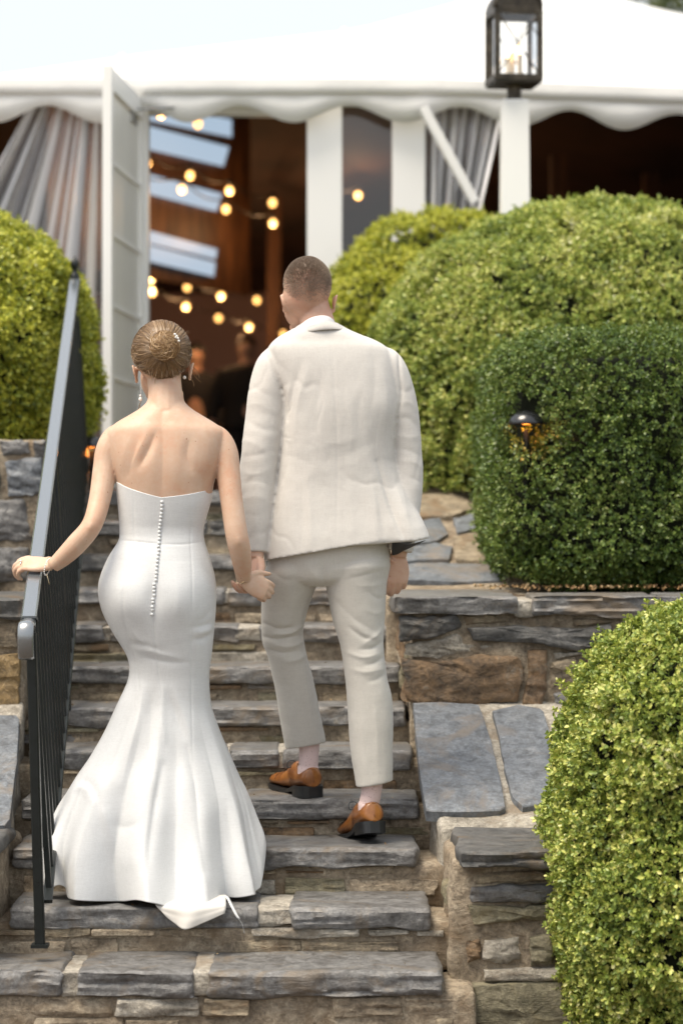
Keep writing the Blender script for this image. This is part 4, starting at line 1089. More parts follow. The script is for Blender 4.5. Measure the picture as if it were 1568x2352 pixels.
DARKL = mat('dark_jacket_lining', (.02,.022,.022), .5)
PEARL = mat('pearl', (.80,.78,.74), .18, 0, .7, coat=.5)
SILVER = mat('silver', (.8,.78,.74), .2, 1.0)
GOLD = mat('pale_gold', (.85,.68,.42), .25, 1.0)

# ------------------------------------------------------------------ the bride
bride = empty('person', (-.58, 7.85, .417), 'woman in a strapless white mermaid gown, one hand on the railing', 'person')
sh = []
sh.append(body_loft([(900,341,421,7.79,.050,.050),(922,338,424,7.775,.054,.05),(938,322,440,7.765,.060,.055),(953,298,463,7.757,.066,.06),(968,272,488,7.753,.072,.065),
    (984,252,510,7.75,.080,.075),(1002,246,517,7.75,.087,.08),(1035,250,513,7.75,.096,.09),(1070,258,505,7.75,.101,.10),(1110,268,492,7.75,.100,.10),(1150,274,484,7.75,.094,.095),
    (1200,282,462,7.755,.082,.085),(1260,268,466,7.76,.095,.09),(1330,246,478,7.76,.105,.1),(1390,250,478,7.77,.108,.09),(1420,270,470,7.78,.10,.08)], 48, 2.35))
# legs inside the gown
for sx, ft in ((312, 7.94), (398, 8.0)):
    sh.append(limb([(sx+10,1380,7.78),(sx+22,1500,7.80),(sx+30,1640,7.84),(sx+30,1800,ft-.04),(sx+30,1915,ft)], [.07,.055,.04,.035,.03]))
    q = P(sx+30, 1930, ft); z_ = .45
    sh.append(ell((q[0], q[1]+.03, z_), (.034,.09,.032), 16))
# arms
sh.append(limb([(300,990,7.757),(266,1003,7.757),(249,1035,7.75),(241,1080,7.735),(229,1150,7.69),(211,1207,7.645),(176,1250,7.645),(146,1280,7.655),(122,1300,7.663)], [.028,.038,.041,.039,.035,.0325,.0335,.029,.0225]))
sh.append(limb([(465,990,7.757),(499,1005,7.757),(517,1038,7.75),(524,1085,7.735),(532,1150,7.71),(543,1225,7.69),(551,1262,7.70),(557,1300,7.73),(559,1330,7.76)], [.028,.038,.041,.039,.036,.036,.035,.030,.0235]))
# head
HB = P(371, 812, 7.805)
sh.append(ell(HB, (.086,.094,.098))); sh.append(ell(P(364,868,7.865), (.058,.060,.080))); sh.append(ell(P(352,905,7.905), (.026,.022,.022), 16))
sh.append(ell(P(357,852,7.94), (.011,.022,.022), 12))
sh.append(limb([(381,955,7.755),(381,915,7.775),(377,870,7.80),(373,840,7.81)], [.060,.055,.055,.06]))
sh += ear(P(316,858,7.815), -1, .055); sh += ear(P(434,852,7.815), 1, .055)
# hands
WL = P(121, 1301, 7.663)
sh += hand(WL+np.array([0,.004,.004]), (-1,.12,.06), (0,-.62,.8), (.1,.85,.55), .182, (.80,.85,.92,.95), .05, (.5,.6,-.5), finger_r=.0088)
WR = P(559, 1331, 7.762)
sh += hand(WR, (.72,.30,-.36), (-.1,-.9,.2), (.25,.25,.9), .172, (1.0,1.05,1.05,1.05), .03, (.6,.6,-.1))
def bride_relief(co, no):
    L = [([(318,1010),(306,1050),(296,1090)], -.005, 12), ([(300,1000),(285,1045),(278,1085)], .003, 18), ([(356,995),(340,1035),(322,1070)], -.009, 11), ([(336,1000),(318,1035),(300,1075)], .005, 14), ([(372,960),(374,1040),(372,1135)], -.005, 15), ([(338,1010),(345,1070),(350,1130)], .002, 24),
         ([(435,1010),(430,1045),(440,1080)], -.006, 13), ([(470,985),(478,1040),(470,1090)], .003, 24), ([(405,960),(412,1040),(402,1120)], .002, 24),
         ([(375,905),(374,935),(373,960)], -.0025, 12), ([(545,1232),(548,1245),(550,1255)], .003, 8), ([(212,1200),(208,1210),(205,1218)], .003, 8)]
    return crease(co, no, L)
body = fuse('body', sh, .0032, 5, SK_F, bride, bride_relief)
# hair
HAIR_F = hair_mat('ash_blonde_hair', [(0,(.12,.068,.030)), (.5,(.21,.128,.060)), (1,(.34,.225,.12))])
HBASE = mat('dark_blonde_underlayer', (.075,.042,.02), .55)
bun_c = P(379, 795, 7.692)
axb = nrmz(bun_c - HB + [0,0,-.012])
def on_skull(d, off=0.0): return HB + d*np.array([.0925,.100,.1035]) + d*off
# frame around the bun direction
e1 = nrmz(np.cross(axb, [0,0,1])); e2 = np.cross(e1, axb)      # e1 sideways, e2 up
if e2[2] < 0: e2 = -e2
def alpha_max(phi):      # how far the hair reaches round the skull, phi 0 = up
    c = math.cos(phi)
    return np.interp(c, [-1, -.75, -.4, 0, .5, 1], [.96, 1.04, 1.28, 1.62, 2.0, 2.15])
nu, nv = 72, 22; vv = []
for b in range(nv+1):
    for a in range(nu):
        ph = 2*math.pi*a/nu; al = alpha_max(ph)*b/nv
        d = axb*math.cos(al) + (e2*math.cos(ph)+e1*math.sin(ph))*math.sin(al)
        vv.append(on_skull(d, .001 - .010*(b/nv)**6))
hair = mk('hair', vv, [(b*nu+a, b*nu+(a+1)%nu, (b+1)*nu+(a+1)%nu, (b+1)*nu+a) for b in range(nv) for a in range(nu)], HBASE, bride)
rg = np.random.default_rng(3); K = 12; N = 4600
ph = rg.uniform(0, 2*math.pi, N); st = rg.uniform(.72, 1.03, N)
am = np.array([alpha_max(p) for p in ph])*st
paths = np.zeros((N, K, 3)); lift = .0015+.0045*rg.random(N); tw = rg.normal(0, .20, N)
for k in range(K):
    u = k/(K-1); al = am*(1-u) + .22*u; p_ = ph + tw*np.sin(u*3.14) + .02*np.sin(ph*11+u*2)*(1-u)
    d = axb*np.cos(al)[:,None] + (np.outer(np.cos(p_), e2)+np.outer(np.sin(p_), e1))*np.sin(al)[:,None]
    paths[:,k] = HB + d*np.array([.0925,.100,.1035]) + d*(lift + .0012*np.sin(ph*17)*math.sin(u*3.0))[:,None]
ribbons(paths, .0015, 'combed_strands', HAIR_F, hair, 4)
# bun: coiled torus of strands facing the camera
Rm, rm = .0225, .0225
ax1 = nrmz(np.cross([0,-1,.1], [0,0,1])); by = nrmz([.05,-1,.06]); ax2 = np.cross(by, ax1)
def tor(a, b, r=rm): 
    c = np.cos(a)[...,None]*ax1 + np.sin(a)[...,None]*ax2
    return bun_c + c*(Rm + r*np.cos(b))[...,None] + by*(r*1.05*np.sin(b))[...,None]
A, B = np.meshgrid(np.linspace(0, 2*np.pi, 36, endpoint=False), np.linspace(0, 2*np.pi, 16, endpoint=False))
tv = tor(A, B, np.full(A.shape, rm*.93)).reshape(-1, 3)
bun = mk('bun', tv, [(b*36+a, b*36+(a+1)%36, ((b+1)%16)*36+(a+1)%36, ((b+1)%16)*36+a) for b in range(16) for a in range(36)], HBASE, bride)
bj = rg.normal(0, .0026, 900); bt2 = rg.normal(1.2, 1.1, 900); bsw = rg.uniform(.5, 1.6, 900); N = 900; a0 = rg.uniform(0, 2*np.pi, N); b0 = rg.uniform(-.6, 3.6, N); K = 14; paths = np.zeros((N, K, 3))
for k in range(K):
    u = k/(K-1); a = a0 + u*bsw; b = b0 + u*bt2
    paths[:,k] = tor(a, b, rm*(1.0+.10*np.sin(a0*7)) + bj*(1+.6*np.sin(u*5+a0*9)))
ribbons(paths, .0014, 'coiled_strands', hair_mat('golden_blonde_coil', [(0,(.17,.092,.036)), (.5,(.32,.19,.08)), (1,(.47,.31,.15))]), bun, 5)
# looser loops thrown across the bun
N = 1300; K = 12
da = rg.normal(0, 1, (N,3)); da[:,1] = -np.abs(da[:,1])*1.2; da /= np.linalg.norm(da, axis=1)[:,None]
db = da + rg.normal(0, .5, (N,3)); db[:,1] = np.minimum(db[:,1], -.05); db /= np.linalg.norm(db, axis=1)[:,None]
paths = np.zeros((N, K, 3)); rr_ = 1 + rg.normal(0, .06, N)
for k in range(K):
    u = k/(K-1); dk = da*(1-u)+db*u + .35*np.sin(u*3.14)*rg.normal(0,.25,(N,3))*0; dk /= np.linalg.norm(dk, axis=1)[:,None]
    paths[:,k] = bun_c + dk*np.array([.0435,.0300,.0425])*rr_[:,None]
ribbons(paths, .0012, 'crossing_strands', bpy.data.materials['golden_blonde_coil'], bun, 8)
# loose wisps at nape and ear
W = []
for (x0,y0),(x1,y1),bx,yy in [((352,845),(350,876),-3,7.712),((362,850),(356,880),-4,7.71),((340,850),(344,868),3,7.715),((395,850),(398,872),3,7.712),((410,848),(412,866),4,7.715),((372,852),(371,874),2,7.708),((384,850),(384,870),2,7.71),
        ((442,842),(458,868),9,7.80),((442,850),(462,878),-9,7.80),((436,868),(446,890),7,7.80),((320,925),(322,940),3,7.86),((326,920),(320,945),-3,7.86),((420,775),(432,762),-4,7.74),((350,752),(342,744),3,7.80)]:
    a, b = P(x0,y0,yy), P(x1,y1,yy-.004); m_ = (a+b)/2 + np.array([bx*.0014, -.004, 0])
    for j in range(3):
        t_ = np.linspace(0,1,12)[:,None]; o_ = rg.normal(0,.0016,3); W.append((1-t_)**2*a + 2*t_*(1-t_)*(m_+o_) + t_**2*(b+o_*1.6))
ribbons(np.array(W), .0009, 'loose_wisps', HAIR_F, hair, 6)
mb = MB()
for dx, dy in ((402,768),(406,772),(409,777),(404,775),(411,783)): mb.ball(P(dx,dy,7.672), .0042, 10)
mb.build('pearl_hairpin', PEARL, bride, True)
mb = MB(); mb.tube([P(325,881,7.80),P(324,900,7.80),P(323,913,7.80)], .0006, 6); mb.ball(P(323,909,7.80), .0042, 10); mb.ball(P(323,917,7.80), .0062, 12, (1,1,1.15)); mb.build('drop_earring', PEARL, bride, True)
mb = MB(); mb.ball(P(424,867,7.79), .0058, 12); mb.build('pearl_earring', PEARL, bride, True)

# gown
GT = [(1104,266,489,7.75,.105,.105),(1140,269,486,7.75,.100,.11),(1180,273,476,7.75,.094,.10),(1215,275,468,7.75,.089,.09),(1242,272,470,7.75,.092,.09),(1280,249,482,7.75,.108,.10),(1320,232,493,7.752,.124,.11),
      (1355,226,497,7.755,.134,.11),(1400,234,496,7.76,.137,.11),(1450,258,492,7.77,.128,.11),(1500,289,487,7.78,.116,.11),(1530,297,483,7.785,.111,.11),(1565,293,481,7.79,.110,.11),(1620,268,486,7.80,.122,.12),(1680,241,505,7.81,.148,.14),
      (1740,209,527,7.805,.160,.17),(1800,174,546,7.79,.172,.2),(1860,148,564,7.772,.178,.24),(1920,124,576,7.755,.180,.27),(1980,109,586,7.738,.182,.29),(2040,107,597,7.725,.184,.31),(2076,108,601,7.72,.185,.32)]
gr = rows(GT, 14); NT_ = 340; th = np.linspace(-np.pi, np.pi, NT_, endpoint=False)
S_, C_ = np.sin(th), np.cos(th)
py_hem, py_kn = 2076.0, 1600.0
floor_ = np.interp(np.abs(th), [0, .6, 1.2, 1.5, 1.75, 2.2, np.pi], [.284, .284, .290, .305, .43, .47, .56])
floor_ = floor_ + .038*np.exp(-((th+1.10)/.16)**2) + .008*np.exp(-((th+.08)/.10)**2) - .034*np.exp(-((th-.32)/.15)**2) + .012*np.exp(-((th-.74)/.12)**2)
def wrapd(a): return (a+np.pi) % (2*np.pi) - np.pi
FOLD = [(-1.42,.10,.19),(-1.04,-.13,.20),(-.66,.10,.20),(-.30,-.11,.15),(.0,.14,.17),(.25,-.07,.13),(.50,.08,.19),(.80,-.13,.16),(1.08,.10,.16),(1.35,-.08,.15),(1.75,.08,.2),(2.2,-.07,.2),(2.7,.07,.2),(-1.9,-.06,.2),(-2.4,.07,.2),(-2.9,-.06,.2)]
Fd = sum(a*(.6*np.exp(-(wrapd(th-c)/w)**2)+.5*np.exp(-1.4*np.abs(wrapd(th-c))/w)) for c, a, w in FOLD)
verts = []
for r in gr:
    py, a, b, Yc, dB, dF = r
    v_ = np.clip((py-py_kn)/(py_hem-py_kn), 0, 1)
    xa, xb = X_(a, Yc), X_(b, Yc); c, h = (xa+xb)/2, (xb-xa)/2
    e = 2.2
    sx = np.sign(S_)*np.abs(S_)**(2/e); cx = np.sign(C_)*np.abs(C_)**(2/e)
    k = 1 + Fd*v_**1.3*2.2
    edge = 1 - np.clip(np.abs(S_)*1.0-.0, 0, 1)**4*.75           # keep the silhouette
    kk = 1 + (k-1)*edge
    x = c + h*sx*(1+(k-1)*.28)
    y = Yc - np.where(C_ > 0, dB, dF)*cx*kk - .05*v_**2*np.clip(C_,0,1)*Fd*3 - .085*v_**5*np.exp(-((th-.32)/.20)**2)
    # buttocks
    if 1290 < py < 1470:
        bump_ = np.exp(-((py-1375)/52)**2)
        xp = 784+FPX*x/Yc
        y -= np.clip(C_,0,1)*bump_*(.012*np.exp(-((xp-305)/42)**2) + .010*np.exp(-((xp-425)/40)**2) - .008*np.exp(-((xp-362)/16)**2))
    z = np.full(NT_, Z_(py, Yc))
    if py > py_kn:
        zk = Z_(py_kn, 7.795); zh = Z_(py_hem, 7.72)
        z = z + ((zk + (z-zk)*(zk-floor_-.012*Fd*6*v_**4)/(zk-zh)) - z)*v_*v_*(3-2*v_)
    elif py < 1215:                                              # top edge dips at the back
        top = np.interp(th, [-np.pi,-2,-1.5,-1.1,-.5,0,.5,1.1,1.5,2,np.pi], [1075,1085,1104,1110,1128,1143,1136,1126,1120,1090,1075])
        zt = np.array([Z_(q, 7.75) for q in top]); z0 = Z_(1104, 7.75); z1 = Z_(1215, 7.75)
        z = z1 + (z-z1)*(zt-z1)/(z0-z1)
    verts.append(np.stack([x, y, z], 1))
R_ = len(verts); verts = np.vstack(verts)
faces = [(i*NT_+j, (i+1)*NT_+j, (i+1)*NT_+(j+1)%NT_, i*NT_+(j+1)%NT_) for i in range(R_-1) for j in range(NT_)]
me = bpy.data.meshes.new('gown'); me.from_pydata(verts.tolist(), [], faces); me.update()
bm = bmesh.new(); bm.from_mesh(me); bmesh.ops.recalc_face_normals(bm, faces=bm.faces); bm.to_mesh(me); bm.free(); me.update()
no = np.empty(len(verts)*3, np.float32); me.vertices.foreach_get('normal', no); no = no.reshape(-1,3).astype(float)
if (no[:,1]*(verts[:,1]-7.78)).mean() < 0: no = -no
SEAM = [([(378,1146),(370,1239),(363,1314),(353,1400),(354,1440),(360,1510),(372,1600),(376,1700)], -.0022, 2.2), ([(272,1240),(330,1246),(372,1250)], -.002, 2.2), ([(372,1250),(420,1250),(470,1244)], -.002, 2.2),
        ([(308,1125),(306,1240),(288,1330),(285,1420),(312,1520),(318,1620),(290,1720)], -.0016, 2.2), ([(440,1130),(438,1240),(442,1340),(440,1480),(440,1600),(444,1740),(462,1900)], -.0016, 2.2)]
PULL = [([(497,1425),(470,1436),(440,1442)], -.004, 8), ([(496,1450),(470,1466),(445,1470)], -.005, 9), ([(494,1440),(474,1450),(452,1455)], .004, 7), ([(488,1395),(470,1420),(450,1430)], -.003, 8),
        ([(305,1478),(340,1482),(380,1500)], -.003, 7), ([(310,1490),(360,1498),(410,1512)], .003, 8), ([(330,1510),(380,1520),(430,1522)], -.0025, 8), ([(295,1430),(320,1470),(360,1488)], .003, 10),
        ([(374,1580),(373,1650),(378,1700)], .006, 9), ([(390,1600),(406,1650),(424,1700)], -.004, 12), ([(398,1585),(420,1640),(440,1690)], .004, 13),
        ([(330,1580),(322,1640),(300,1720),(280,1800)], .008, 14), ([(345,1600),(345,1680),(330,1780)], -.007, 14), ([(360,1640),(362,1720),(352,1820)], .005, 14),
        ([(300,1640),(262,1740),(230,1800)], -.006, 16), ([(185,1790),(208,1805),(226,1845),(232,1910)], -.006, 13), ([(158,1880),(170,1820),(196,1810),(214,1840)], .006, 13), ([(232,1850),(250,1900),(262,1960)], .008, 16), ([(262,1895),(290,1900),(320,1890)], -.004, 16),
        ([(430,1720),(448,1800),(458,1900),(470,2000)], -.010, 13), ([(470,1740),(492,1820),(510,1920)], .007, 18), ([(420,1760),(420,1860),(415,1960)], .008, 20), ([(372,1760),(352,1880),(335,2000)], -.010, 12), ([(345,1740),(322,1860),(300,1980)], .007, 16),
        ([(520,1850),(530,1930),(540,2000)], -.008, 18), ([(290,1330),(275,1370),(285,1420)], .003, 18), ([(400,1310),(410,1370),(400,1430)], .003, 22), ([(468,1300),(488,1330),(495,1350)], -.003, 9)]
v2 = crease(verts, no, SEAM + PULL)
me.vertices.foreach_set('co', v2.astype(np.float32).ravel()); me.update()
gown = link('gown', me, SATIN, bride)
gown.modifiers.new('thickness', 'SOLIDIFY').thickness = .0022
gown.modifiers['thickness'].offset = -1
def on_gown(px, py, lift=.0):
    q = to_px(v2); k = np.where(no[:,1] < .1)[0]; i = k[np.argmin(np.hypot(q[k,0]-px, q[k,1]-py))]; return v2[i] + no[i]*lift
bt = rows([(377,1153),(372,1200),(370,1239),(366,1280),(363,1314),(358,1356),(353,1403),(352,1412)], 12)
acc = np.concatenate([[0], np.cumsum(np.hypot(*np.diff(bt, axis=0).T))])
for s in np.arange(0, acc[-1], 8.6):
    x, y = np.interp(s, acc, bt[:,0]), np.interp(s, acc, bt[:,1]); mb = MB(); mb.ball(on_gown(x-3.5, y, .0022), .0052, 10, (1,.75,1)); mb.build('button', SATIN, gown, True)
# turned-up lining tip and ribbon at the hem
tip = [[P(356,2056,7.58),P(390,2056,7.57),P(432,2056,7.56),P(480,2056,7.565),P(520,2056,7.58)], [P(356,2076,7.49),P(388,2079,7.475),P(436,2082,7.452),P(478,2079,7.465),P(519,2074,7.485)],
       [P(370,2092,7.472),P(398,2102,7.458),P(434,2110,7.430),P(474,2100,7.446),P(519,2086,7.466)], [P(386,2108,7.466),P(404,2122,7.452),P(426,2135,7.425),P(466,2120,7.440),P(516,2098,7.462)]]
tip = [spline(np.array(r), 8) for r in tip]; tip = spline(np.array([t_.ravel() for t_ in tip]), 6).reshape(-1, tip[0].shape[0], 3)
v, f = loft(list(tip), cap=False, closed=False); ln = mk('hem_lining', v, f, LINING, gown); ln.modifiers.new('t', 'SOLIDIFY').thickness = .002
rb = np.array([P(521,2058,7.53), P(530,2076,7.495), P(540,2096,7.478), P(548,2110,7.474)]); rb = spline(rb, 5)
v, f = loft([[p+[-.0055,0,.002] , p+[.0055,0,-.002]] for p in rb], cap=False, closed=False); r_ = mk('hem_ribbon', v, f, SATIN, gown); r_.modifiers.new('t', 'SOLIDIFY').thickness = .001
mb = MB(); mb.tube(spline(np.array([P(546,2108,7.474),P(556,2122,7.474),P(562,2145,7.476)]), 6), .0005, 5); mb.build('loose_thread', SATIN, gown, True)
# jewellery
def bangle(c, r, axis, m, name, beads=0, tilt=1.0):
    axis = nrmz(axis); a = nrmz(np.cross(axis, [.3,.2,1])); b = np.cross(axis, a); mb = MB()
    pts = [np.array(c) + a*r*math.cos(t_) + b*r*math.sin(t_) for t_ in np.linspace(0, 2*math.pi, 33)]; mb.tube(pts, .0011, 6, cap=False)
    for k in range(beads): mb.ball(np.array(c) + a*r*math.cos(6.283*k/beads) + b*r*math.sin(6.283*k/beads), .0024, 8)
    return mb.build(name, m, bride, True)
bangle(P(110,1302,7.663), .027, (-1,.2,.25), PEARL, 'bracelet', 22)
mb = MB(); mb.tube(spline(np.array([P(108,1318,7.645),P(111,1330,7.64),P(114,1342,7.64)]), 4), .0009, 6); mb.build('bracelet_chain', GOLD, bride, True)
bangle(P(558,1327,7.758), .0255, (.5,.4,-.6), GOLD, 'bracelet')
fd = nrmz((-1,.22,.03)); mb = MB()
rc = WL + fd*.178*.58 + np.array([0,-.010,.004]); 
mb.tube([rc + np.array([0, .0098*math.cos(t_), .0098*math.sin(t_)]) for t_ in np.linspace(0, 2*math.pi, 25)], .0016, 6, cap=False); mb.ball(rc+[0,-.006,.010], .0042, 8); mb.build('ring', SILVER, bride, True)

# ------------------------------------------------------------------ the groom
groom = empty('person', (.03, 8.0, .417), 'tall man in a pale linen suit and tan brogues, holding hands', 'person')
HG = P(706, 656, 8.0)
sh = [ell(HG, (.079,.090,.092)), ell(P(702,680,8.01), (.076,.085,.08)), ell(P(688,712,8.055), (.052,.062,.062)), ell(P(681,752,8.09), (.024,.026,.022), 14), ell(P(672,700,8.12), (.012,.022,.026), 12)]
sh.append(limb([(735,790,7.99),(731,755,7.99),(722,715,8.0),(714,690,8.005)], [.068,.060,.054,.055]))
sh += ear(P(655,697,8.01), -1, .056); sh += ear(P(764,696,8.0), 1, .056)
sh.append(body_loft([(765,690,785,7.99,.06,.06),(800,640,870,8.0,.08,.08),(900,670,890,8.0,.10,.10),(1060,665,880,8.0,.095,.1),(1200,650,890,8.0,.10,.1),(1300,640,870,8.0,.10,.1)], 32))
sh.append(limb([(640,830,8.0),(612,930,7.99),(596,1070,7.97),(588,1180,7.95),(586,1262,7.925),(587,1284,7.915)], [.05,.045,.042,.036,.029,.028]))
sh.append(limb([(880,830,8.0),(915,920,8.0),(932,1060,8.0),(930,1180,7.98),(918,1258,7.98),(915,1276,7.985)], [.05,.045,.042,.036,.028,.026]))
for pts in ([(680,1280,8.0),(655,1440,8.08),(672,1560,8.14),(705,1700,8.2),(714,1770,8.21)], [(820,1280,7.99),(825,1440,7.98),(840,1560,7.97),(852,1720,7.96),(855,1820,7.95)]):
    sh.append(limb(pts, [.08,.055,.045,.026,.016]))
sh += hand(P(588,1284,7.912), (-.16,-.50,-.72), (.35,.55,.1), (.62,-.55,.1), .205, (.75,.8,.85,.9), .03, (.42,.85,-.1), .6, .0098)
sh += hand(P(914,1274,7.985), (-.06,.05,-1), (.55,-.8,0), (-.5,-.1,-.1), .188, (.75,.85,.95,1.0), .02, (.35,.7,-.5), .5, .0098)
gbody = fuse('body', sh, .0036, 4, SK_M, groom)
# cropped hair
HAIR_M = hair_mat('short_brown_hair', [(0,(.20,.152,.115)), (.5,(.29,.225,.172)), (1,(.40,.325,.26))], .42)
SCALP = mat('cropped_scalp', (.36,.275,.215), .6)
rg = np.random.default_rng(9)
d = rg.normal(0,1,(56000,3)); d /= np.linalg.norm(d, axis=1)[:,None]
def skull_g(d): return HG + d*np.array([.0795,.0905,.0925])
q = to_px(skull_g(d))
# hairline: low at the nape, over the ears, up to the forehead
low = np.interp(d[:,1], [-1,-.6,-.1,.25,.6,1], [712,706,676,655,630,612]) + 6*np.sin(d[:,0]*9)
f_ = (low + 8 - q[:,1])/88.0
keep = rg.random(len(d)) < np.clip(f_*1.1, 0, 1)**2.3
d, f_ = d[keep], np.clip(f_[keep], 0, 2.4)
L = .0014 + .0030*np.clip(f_*1.6, 0, 1) + .0050*np.clip(f_-.4, 0, 1.4)
root_ = skull_g(d) - d*.001
dirn = d + np.array([0,.15,.35])*np.clip(d[:,2:3]+.2,0,1) + np.array([0,0,-.55])*np.clip(.5-d[:,2:3],0,1) + rg.normal(0,.22,d.shape); dirn /= np.linalg.norm(dirn, axis=1)[:,None]
paths = np.stack([root_, root_+dirn*L[:,None]*.55, root_+dirn*L[:,None]+np.array([0,0,-.0008])], 1)
# cap of darker scalp under the longer hair
vv = []; nu, nv = 56, 20
for b in range(nv+1):
    for a in range(nu):
        ph = 2*math.pi*a/nu; dd_ = np.array([math.sin(ph), -math.cos(ph)]); al = np.interp(-math.cos(ph), [-1,-.2,.3,1], [1.98,1.72,1.52,1.30][::1])
        al = np.interp(math.cos(ph), [-1,-.3,.2,1], [.95,1.05,1.10,1.15])*b/nv
        e_ = np.array([dd_[0]*math.sin(al), dd_[1]*math.sin(al), math.cos(al)]); vv.append(skull_g(e_) + e_*(.0022 - .006*(b/nv)**5))
ghair = mk('hair', vv, [(b*nu+a, b*nu+(a+1)%nu, (b+1)*nu+(a+1)%nu, (b+1)*nu+a) for b in range(nv) for a in range(nu)], SCALP, groom)
ribbons(paths, .0007, 'cropped_strands', HAIR_M, ghair, 7, False)
# jacket
def hem_py(x): return float(np.interp(x, [600,608,760,901,936,983,1000], [1290,1289,1262,1237,1246,1236,1230]))
jt = [(742,694,776,7.99,.062,.06),(756,672,798,7.992,.072,.07),(770,646,832,7.996,.084,.08),(785,626,868,8.0,.094,.09),(802,616,892,8.0,.104,.10),(835,622,906,8.0,.114,.11),(880,636,914,8.0,.122,.12),(940,650,918,8.0,.130,.12),
      (1000,646,908,8.0,.128,.12),(1060,641,905,8.0,.124,.12),(1110,634,911,8.0,.124,.12),(1160,625,922,8.0,.130,.12),(1210,617,930,8.0,.138,.12),(1250,611,930,8.0,.146,.12),(1292,606,926,8.0,.152,.12)]
rgs = []
for r in rows(jt, 5):
    rr = np.array(ring(r[0], r[1], r[2], r[3], r[4], r[5], 64, 2.5 + .4*float(np.clip((r[0]-1000)/250, 0, 1))))
    if r[0] > 1030:                                            # the right side swings out below the waist
        c_ = X_((r[1]+r[2])/2, 8.0); tgt = X_(np.interp(r[0], [1030,1060,1110,1160,1210,1250,1292], [906,908,924,944,962,976,986]), 8.0); k_ = (tgt-c_)/(X_(r[2], 8.0)-c_)
        rr[:,0] = np.where(rr[:,0] > c_, c_+(rr[:,0]-c_)*k_, rr[:,0])
        px_ = 784+FPX*rr[:,0]/8.0; rr[:,1] -= np.clip((px_-900)/80, 0, 1)*.030*np.clip((r[0]-1060)/150, 0, 1)*(rr[:,1] < 8.03)
    if r[0] > 1110:
        px = 784+FPX*rr[:,0]/8.0; zt = np.array([Z_(hem_py(p), 8.0-.1) for p in px]); z1, z0 = Z_(1110, 8.0), Z_(1292, 8.0)
        rr[:,2] = z1 + (rr[:,2]-z1)*(z1-zt)/(z1-z0)
    rgs.append(rr.tolist())
sh = [loft(rgs)]
sh.append(limb([(656,818,8.0),(632,840,8.0),(617,900,7.995),(610,960,7.99),(598,1040,7.975),(592,1090,7.97),(589,1150,7.955),(587,1215,7.94),(587,1271,7.925)], [.042,.062,.0665,.066,.063,.062,.058,.050,.041], 6, 26))
sh.append(limb([(864,818,8.0),(890,842,8.0),(912,900,8.0),(926,960,8.0),(934,1030,8.0),(936,1085,7.995),(934,1140,7.985),(926,1210,7.97),(919,1266,7.96)], [.042,.056,.056,.052,.050,.051,.050,.046,.041], 6, 26))
JF = [ # sleeve seams and folds, seen from behind
    ([(604,800),(622,840),(645,890),(657,930),(660,965)], -0.0070, 4), ([(916,806),(918,860),(922,905),(912,960),(904,1000)], -0.0070, 4),
    ([(693,830),(672,900),(664,940)], -0.0022, 9), ([(706,850),(684,930),(676,1000)], 0.0041, 12), ([(740,860),(728,930),(716,1020)], -0.0027, 14), ([(672,870),(662,910),(663,935)], 0.0022, 7),
    ([(855,800),(862,870),(850,960)], -0.0027, 14), ([(880,850),(888,920),(884,990)], 0.0034, 14), ([(870,950),(862,1020),(870,1080)], -0.0027, 16), ([(900,930),(892,980),(895,1020)], -0.0015, 10),
    ([(690,985),(760,990),(830,980)], -0.0002, 9), ([(690,1035),(770,1020),(850,990)], 0.0006, 12), ([(720,1060),(790,1045),(870,1010)], -0.0006, 11), ([(740,1085),(800,1065),(860,1030)], 0.0006, 12), ([(700,900),(712,960),(704,1030)], -0.0011, 10), ([(800,930),(808,990),(800,1050)], 0.0020, 14), ([(830,900),(822,960),(836,1020)], -0.0020, 12),
    ([(640,1045),(680,1050),(720,1070)], -0.0011, 10), ([(760,770),(772,950),(775,1100),(772,1240)], -0.0016, 2.5), ([(705,1080),(712,1180),(716,1262)], 0.0027, 12), ([(690,1120),(694,1200),(692,1262)], -0.0027, 12),
    ([(866,1060),(890,1140),(912,1200),(934,1250)], -0.0080, 6), ([(846,1080),(868,1150),(884,1240)], -0.0041, 14), ([(904,1100),(925,1170),(950,1235)], 0.0054, 12), ([(848,1060),(862,1150),(868,1240)], 0.0041, 16), ([(908,1040),(922,1120),(938,1200)], 0.0022, 10), ([(800,1100),(806,1180),(812,1240)], 0.0020, 18),
    ([(575,880),(600,900),(640,918)], -0.0015, 10), ([(566,930),(600,930),(646,955)], 0.0015, 9), ([(560,960),(600,985),(640,990)], -0.0019, 9), ([(552,1010),(585,1020),(630,1050)], 0.0019, 10), ([(552,1050),(590,1045),(630,1035)], -0.0022, 9), ([(550,1080),(585,1090),(625,1075)], 0.0019, 9),
    ([(553,1110),(590,1105),(620,1115)], -0.0019, 8), ([(556,1145),(590,1140),(612,1150)], 0.0015, 9), ([(560,1180),(590,1185),(608,1175)], -0.0011, 9), ([(590,1120),(585,1200),(590,1262)], 0.0020, 12),
    ([(915,890),(932,900),(950,890)], -0.0019, 8), ([(918,925),(940,925),(958,945)], 0.0019, 8), ([(908,965),(935,960),(962,985)], -0.0022, 8), ([(905,1000),(940,1005),(968,1000)], 0.0019, 9), ([(908,1030),(940,1035),(970,1050)], -0.0022, 8), ([(915,1060),(945,1060),(972,1075)], 0.0019, 8), ([(925,1090),(950,1100),(972,1110)], -0.0019, 8),
    ([(640,1000),(655,1005),(668,1008)], -0.0020, 2.5), ([(620,1100),(622,1180),(612,1280)], -0.0019, 8)]
